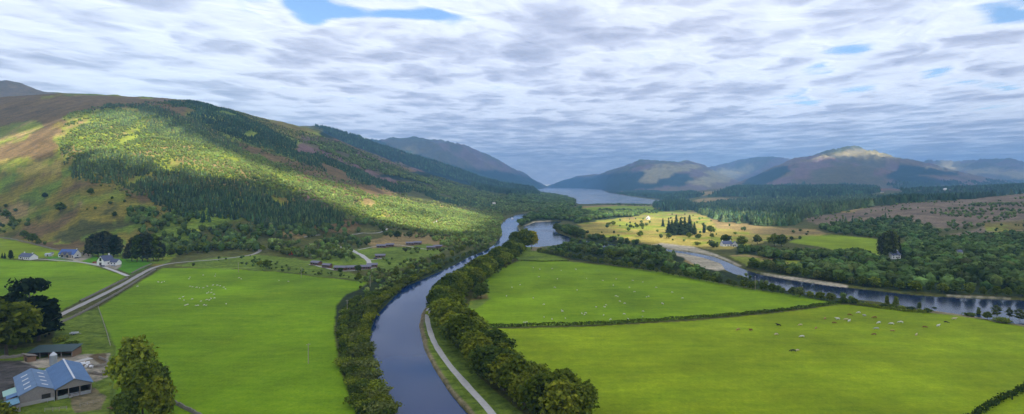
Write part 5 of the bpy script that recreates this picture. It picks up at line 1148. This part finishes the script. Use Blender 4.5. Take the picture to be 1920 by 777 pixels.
def forest(name, label, specs, seed):
    """specs: (outline, trees per hectare, kind, height range, colour, width, noise threshold)"""
    global total
    rg = np.random.default_rng(seed); VV, TT, CC = [], [], []; off = 0; count = 0
    for poly, dens, kind, hs, col, wd, thr in specs:
        wv = 1.0 if poly is None else None
        m = inpoly(UT+wob*7, VT+wob2*3, poly) & seen & (wm < .05)
        if thr: m &= (fbm(XX/(45+YY*.012), YY/(45+YY*.02), 3, seed+7) > thr)
        lam = np.where(m, AREA*dens/1e4, 0); ii, jj = np.nonzero(rg.random(lam.shape) < np.minimum(lam, 1)); cnt = np.ones(len(ii), int)
        bi, bj = np.nonzero(lam > 1); ex = rg.poisson(lam[bi,bj]-1+1e-9); ii = np.concatenate([ii, np.repeat(bi, ex)]); jj = np.concatenate([jj, np.repeat(bj, ex)])
        y = YY[ii,jj]+rg.uniform(-.5,.5,len(ii))*dY[ii,jj]; x = XX[ii,jj]+rg.uniform(-.5,.5,len(ii))*dX[ii,jj]
        if len(x) and (y < 1200).any():
            k_ = np.array([yy > 1250 or free(a, yy) for a, yy in zip(x, y)]); x, y = x[k_], y[k_]
        z = ground_z(x, y); n = len(x); count += n
        h = rg.uniform(hs[0], hs[1], n); a = rg.uniform(0, 6.28, n); w_ = h*wd*rg.uniform(.8,1.25,n); tv = rg.integers(0, 8, n)
        for t in range(8):
            V, T = (FCON if kind == 'c' else FBRO)[t]; s = np.nonzero(tv == t)[0]
            if not len(s): continue
            ca, sa = np.cos(a[s])[:,None], np.sin(a[s])[:,None]; ws = w_[s][:,None]
            P = np.stack([x[s][:,None]+(V[:,0]*ca-V[:,1]*sa)*ws, y[s][:,None]+(V[:,0]*sa+V[:,1]*ca)*ws, z[s][:,None]-.3+V[:,2]*h[s][:,None]], -1)
            c = np.array(col)[None,:]*np.exp(rg.normal(0,.13 if col == bir else .28,(len(s),1)))*np.exp(rg.normal(0,.07,(len(s),3)))
            patch = (.50+1.0*fbm(x[s]/60, y[s]/60, 4, 13))[:,None]
            VV.append(P.reshape(-1,3)); TT.append((T[None]+ (off+np.arange(len(s))*len(V))[:,None,None]).reshape(-1,3)); off += len(s)*len(V)
            CC.append(np.repeat(c*patch, len(V), 0))
    if not VV: print('EMPTY', name); return
    me = np_mesh(name, np.concatenate(VV), np.concatenate(TT), 3, False, M['mass']); set_attr(me, 'cover', np.concatenate(CC))
    tag(obj(name, me), label, kind='stuff'); total += count; print(name, count)
con, con2, bir, bro, bro2, hea = (.044,.078,.036), (.078,.112,.042), (.140,.185,.040), (.075,.112,.030), (.105,.142,.036), (.120,.140,.040)
HILLALL = [(105,262),(130,212),(200,196),(320,190),(430,205),(520,235),(640,268),(760,316),(860,345),(940,362),(1000,368),(1072,380),(1078,388),(1000,398),(950,405),(945,440),(900,456),(840,462),(760,446),(700,420),(640,418),(560,430),(420,425),(330,400),(270,370),(140,335)]
forest('hillside_forest', 'young plantation and birch wood covering the sunlit left hillside', [
 (HILLALL, 110, 'b', (3,6.5), hea, .95, .40),
 ([(105,262),(130,213),(220,205),(320,225),(430,270),(560,325),(700,365),(860,395),(945,405),(945,440),(900,450),(800,440),(700,420),(600,385),(480,350),(330,328),(200,318),(118,295)], 300, 'b', (3,6.5), bir, .95, .30),
 ([(120,300),(200,282),(280,300),(350,320),(440,345),(520,360),(600,385),(650,405),(650,415),(570,432),(420,428),(330,402),(280,372),(230,350),(140,335)], 360, 'c', (6,11), con2, 1.0, .42),
 ([(265,345),(330,350),(420,365),(520,375),(600,390),(640,405),(640,418),(570,432),(420,428),(330,404),(290,380)], 300, 'c', (8,12), con, 1.1, .30),
 ([(130,228),(200,196),(300,202),(380,235),(470,285),(430,285),(330,262),(230,240),(150,245)], 300, 'c', (5,9), con2, 1.2, .42),
 ([(305,190),(370,193),(440,212),(520,252),(620,300),(720,340),(860,375),(930,385),(940,400),(840,382),(700,350),(580,310),(480,275),(380,232)], 330, 'c', (5,10), con, 1.3, .38),
 ([(430,300),(520,330),(620,360),(740,385),(880,405),(880,420),(740,405),(600,375),(480,340)], 110, 'b', (4,8), bro2, 1.1, .46),
 ([(560,268),(640,272),(760,325),(860,352),(930,368),(1000,372),(1075,380),(1080,388),(1000,396),(930,400),(860,385),(760,350),(640,300)], 120, 'b', (6,11), bro2, .9, .36),
], 1)
forest('lower_woods', 'dark mixed woods along the foot of the left hill', [
 ([(240,392),(300,396),(340,402),(430,428),(560,430),(640,420),(700,420),(740,445),(700,446),(660,440),(600,442),(560,452),(500,450),(480,476),(430,474),(400,476),(350,480),(318,484),(305,470),(260,440)], 105, 'b', (7,13), bro, .9, .36),
 ([(500,455),(560,455),(620,465),(660,470),(655,492),(600,486),(560,488),(500,470)], 130, 'b', (5,10), bro2, .9, .33),
 ([(640,442),(700,455),(690,466),(650,466),(600,462),(600,448)], 110, 'b', (5,10), bro, .9, 0),
 ([(700,480),(770,468),(840,462),(900,440),(950,420),(945,440),(925,462),(860,482),(800,505),(740,530),(690,530),(690,512),(740,505)], 110, 'b', (3,5.5), bro2, 1.0, .34),
 ([(790,432),(870,428),(945,432),(945,445),(925,458),(880,455),(830,462),(800,448)], 110, 'b', (5,9), bir, .85, .45),
 ([(690,515),(740,500),(760,520),(730,548),(690,555),(650,562),(670,535)], 170, 'b', (2,4.5), bro2, 1.1, .3),
 ([(350,490),(470,480),(560,505),(690,522),(690,530),(560,514),(430,500),(330,500)], 120, 'b', (1.5,3.5), bro, 1.2, .42),
 ([(0,385),(40,400),(70,440),(110,462),(60,455),(20,440),(-60,420)], 30, 'b', (5,10), bro, 1.0, .5),
 ([(200,340),(260,360),(280,420),(240,430),(120,420),(60,380),(130,372)], 14, 'b', (3,7), bro, 1.1, .5),
], 2)
forest('ridge_conifers', 'dark conifer forest along the second ridge and hill end', [
 ([(590,236),(610,240),(700,262),(760,284),(870,318),(940,338),(1008,345),(1010,362),(940,356),(860,338),(760,310),(640,264)], 50, 'c', (13,20), con, 1.9, 0),
 ([(860,330),(940,345),(1008,348),(1010,368),(960,366),(900,358)], 60, 'c', (18,28), con, 1.6, 0),
 ([(960,362),(1010,362),(1060,370),(1078,380),(1075,388),(1000,384),(950,380)], 60, 'b', (10,17), bro, 1.4, 0),
 ([(1000,390),(1075,388),(1100,400),(1180,398),(1215,398),(1190,406),(1120,412),(1080,420),(1060,413),(1010,412),(985,420),(975,428),(972,418),(985,408),(1020,398)], 80, 'b', (8,14), bro, 1.2, .3),
], 3)
forest('valley_plantation', 'belts of dark plantation conifers across the far valley floor', [
 ([(1290,392),(1360,378),(1420,371),(1500,372),(1620,368),(1760,372),(1790,374),(1720,379),(1650,384),(1600,392),(1540,404),(1505,412),(1490,424),(1420,424),(1350,414)], 50, 'c', (12,18), con2, 1.8, .30),
 ([(1290,392),(1330,386),(1420,390),(1500,400),(1490,424),(1420,424),(1350,414)], 50, 'c', (13,18), con, 1.7, .4),
 ([(1330,369),(1380,350),(1500,347),(1640,347),(1650,360),(1620,366),(1500,370)], 22, 'c', (16,24), con, 2.2, 0),
 ([(1640,374),(1700,366),(1800,364),(1880,352),(1990,346),(1990,360),(1920,362),(1830,373),(1750,378),(1660,384)], 60, 'c', (15,22), con, 1.7, .25),
 ([(1140,364),(1200,358),(1310,362),(1320,368),(1262,378),(1220,370)], 25, 'c', (12,18), con, 2.0, .3),
 ([(1225,384),(1290,380),(1300,395),(1230,398)], 70, 'c', (14,22), con, 1.3, .38),
 ([(1650,345),(1780,340),(1990,338),(1990,350),(1880,352),(1800,360),(1700,362)], 18, 'c', (14,22), con, 2.2, .38),
 ([(1320,371),(1500,374),(1440,379),(1350,384),(1262,386),(1262,378)], 30, 'c', (10,15), con2, 1.3, .5),
], 4)
forest('riverside_woods', 'dense mixed broadleaf wood on both banks of the river', [
 ([(1085,448),(1110,446),(1200,460),(1240,470),(1265,476),(1262,498),(1330,517),(1380,527),(1330,526),(1240,506),(1140,490),(1075,484),(1010,472),(1060,464)], 150, 'b', (6,10), bro, 1.0, .2),
 ([(1380,512),(1480,535),(1560,552),(1640,566),(1600,570),(1480,552),(1380,536)], 110, 'b', (3,5), bro2, 1.1, .5),
 ([(1300,462),(1370,466),(1400,470),(1480,478),(1600,480),(1640,486),(1640,494),(1570,496),(1480,490),(1400,478),(1380,474)], 120, 'b', (8,12), bro, 1.0, .2),
 ([(1560,500),(1650,490),(1700,470),(1750,455),(1820,450),(1920,440),(2100,430),(2100,560),(1894,554),(1714,546),(1600,533),(1500,520),(1410,502),(1480,504)], 125, 'b', (8,13), bro, 1.0, .22),
 ([(1560,425),(1620,416),(1700,412),(1760,432),(1745,452),(1700,470),(1690,455),(1640,446),(1565,440),(1530,428)], 90, 'b', (7,12), bro, 1.0, .33),
 ([(1560,420),(1680,412),(1700,430),(1640,440),(1590,436)], 50, 'c', (9,14), con, 1.2, .5),
 ([(1700,410),(1780,392),(1900,372),(2100,355),(2100,405),(1920,404),(1830,428),(1760,438)], 60, 'b', (4,8), bro2, 1.0, .43),
 ([(1505,412),(1560,396),(1660,384),(1830,374),(1920,364),(1920,380),(1780,395),(1650,412),(1560,428)], 22, 'b', (3,6), bro2, 1.0, .5),
 ([(1040,432),(1062,428),(1080,436),(1100,447),(1085,449),(1062,440)], 110, 'b', (9,13), bro, 1.0, 0),
 ([(1085,420),(1300,400),(1420,430),(1340,460),(1220,458),(1110,444)], 4, 'b', (4,8), bro, 1.0, 0),
 ([(1770,440),(1850,425),(1960,408),(1960,440),(1830,455)], 14, 'b', (3,7), bro, 1.0, 0),
 ([(1460,448),(1560,440),(1560,430),(1520,430),(1440,440)], 12, 'b', (4,7), bro, 1.0, 0),
 ([(1092,403),(1240,394),(1240,400),(1092,408)], 60, 'b', (5,9), bro, 1.1, .4),
 ([(1087,384),(1160,383),(1240,385),(1240,388),(1160,386)], 40, 'b', (4,7), bro, 1.1, .4),
], 5)
forest('bank_scrub', 'low green scrub filling the left bank of the canal', [
 ([(640,600),(655,572),(700,545),(760,515),(830,494),(842,497),(788,522),(756,537),(731,562),(705,588),(693,619),(693,650),(700,690),(716,750),(738,800),(700,800),(672,755),(652,700),(640,650)], 420, 'b', (1.6,3.4), bro2, 1.25, .25),
 ([(1010,790),(980,770),(940,735),(905,700),(875,660),(856,640),(850,610),(862,590),(880,600),(880,640),(905,680),(940,720),(990,760),(1040,800)], 260, 'b', (1.5,3.2), bro2, 1.2, .35),
 ([(868,560),(900,525),(940,498),(965,482),(975,478),(968,490),(930,518),(900,550),(880,580)], 200, 'b', (2,4), bro2, 1.1, .35),
], 6)
print('mass trees', total)
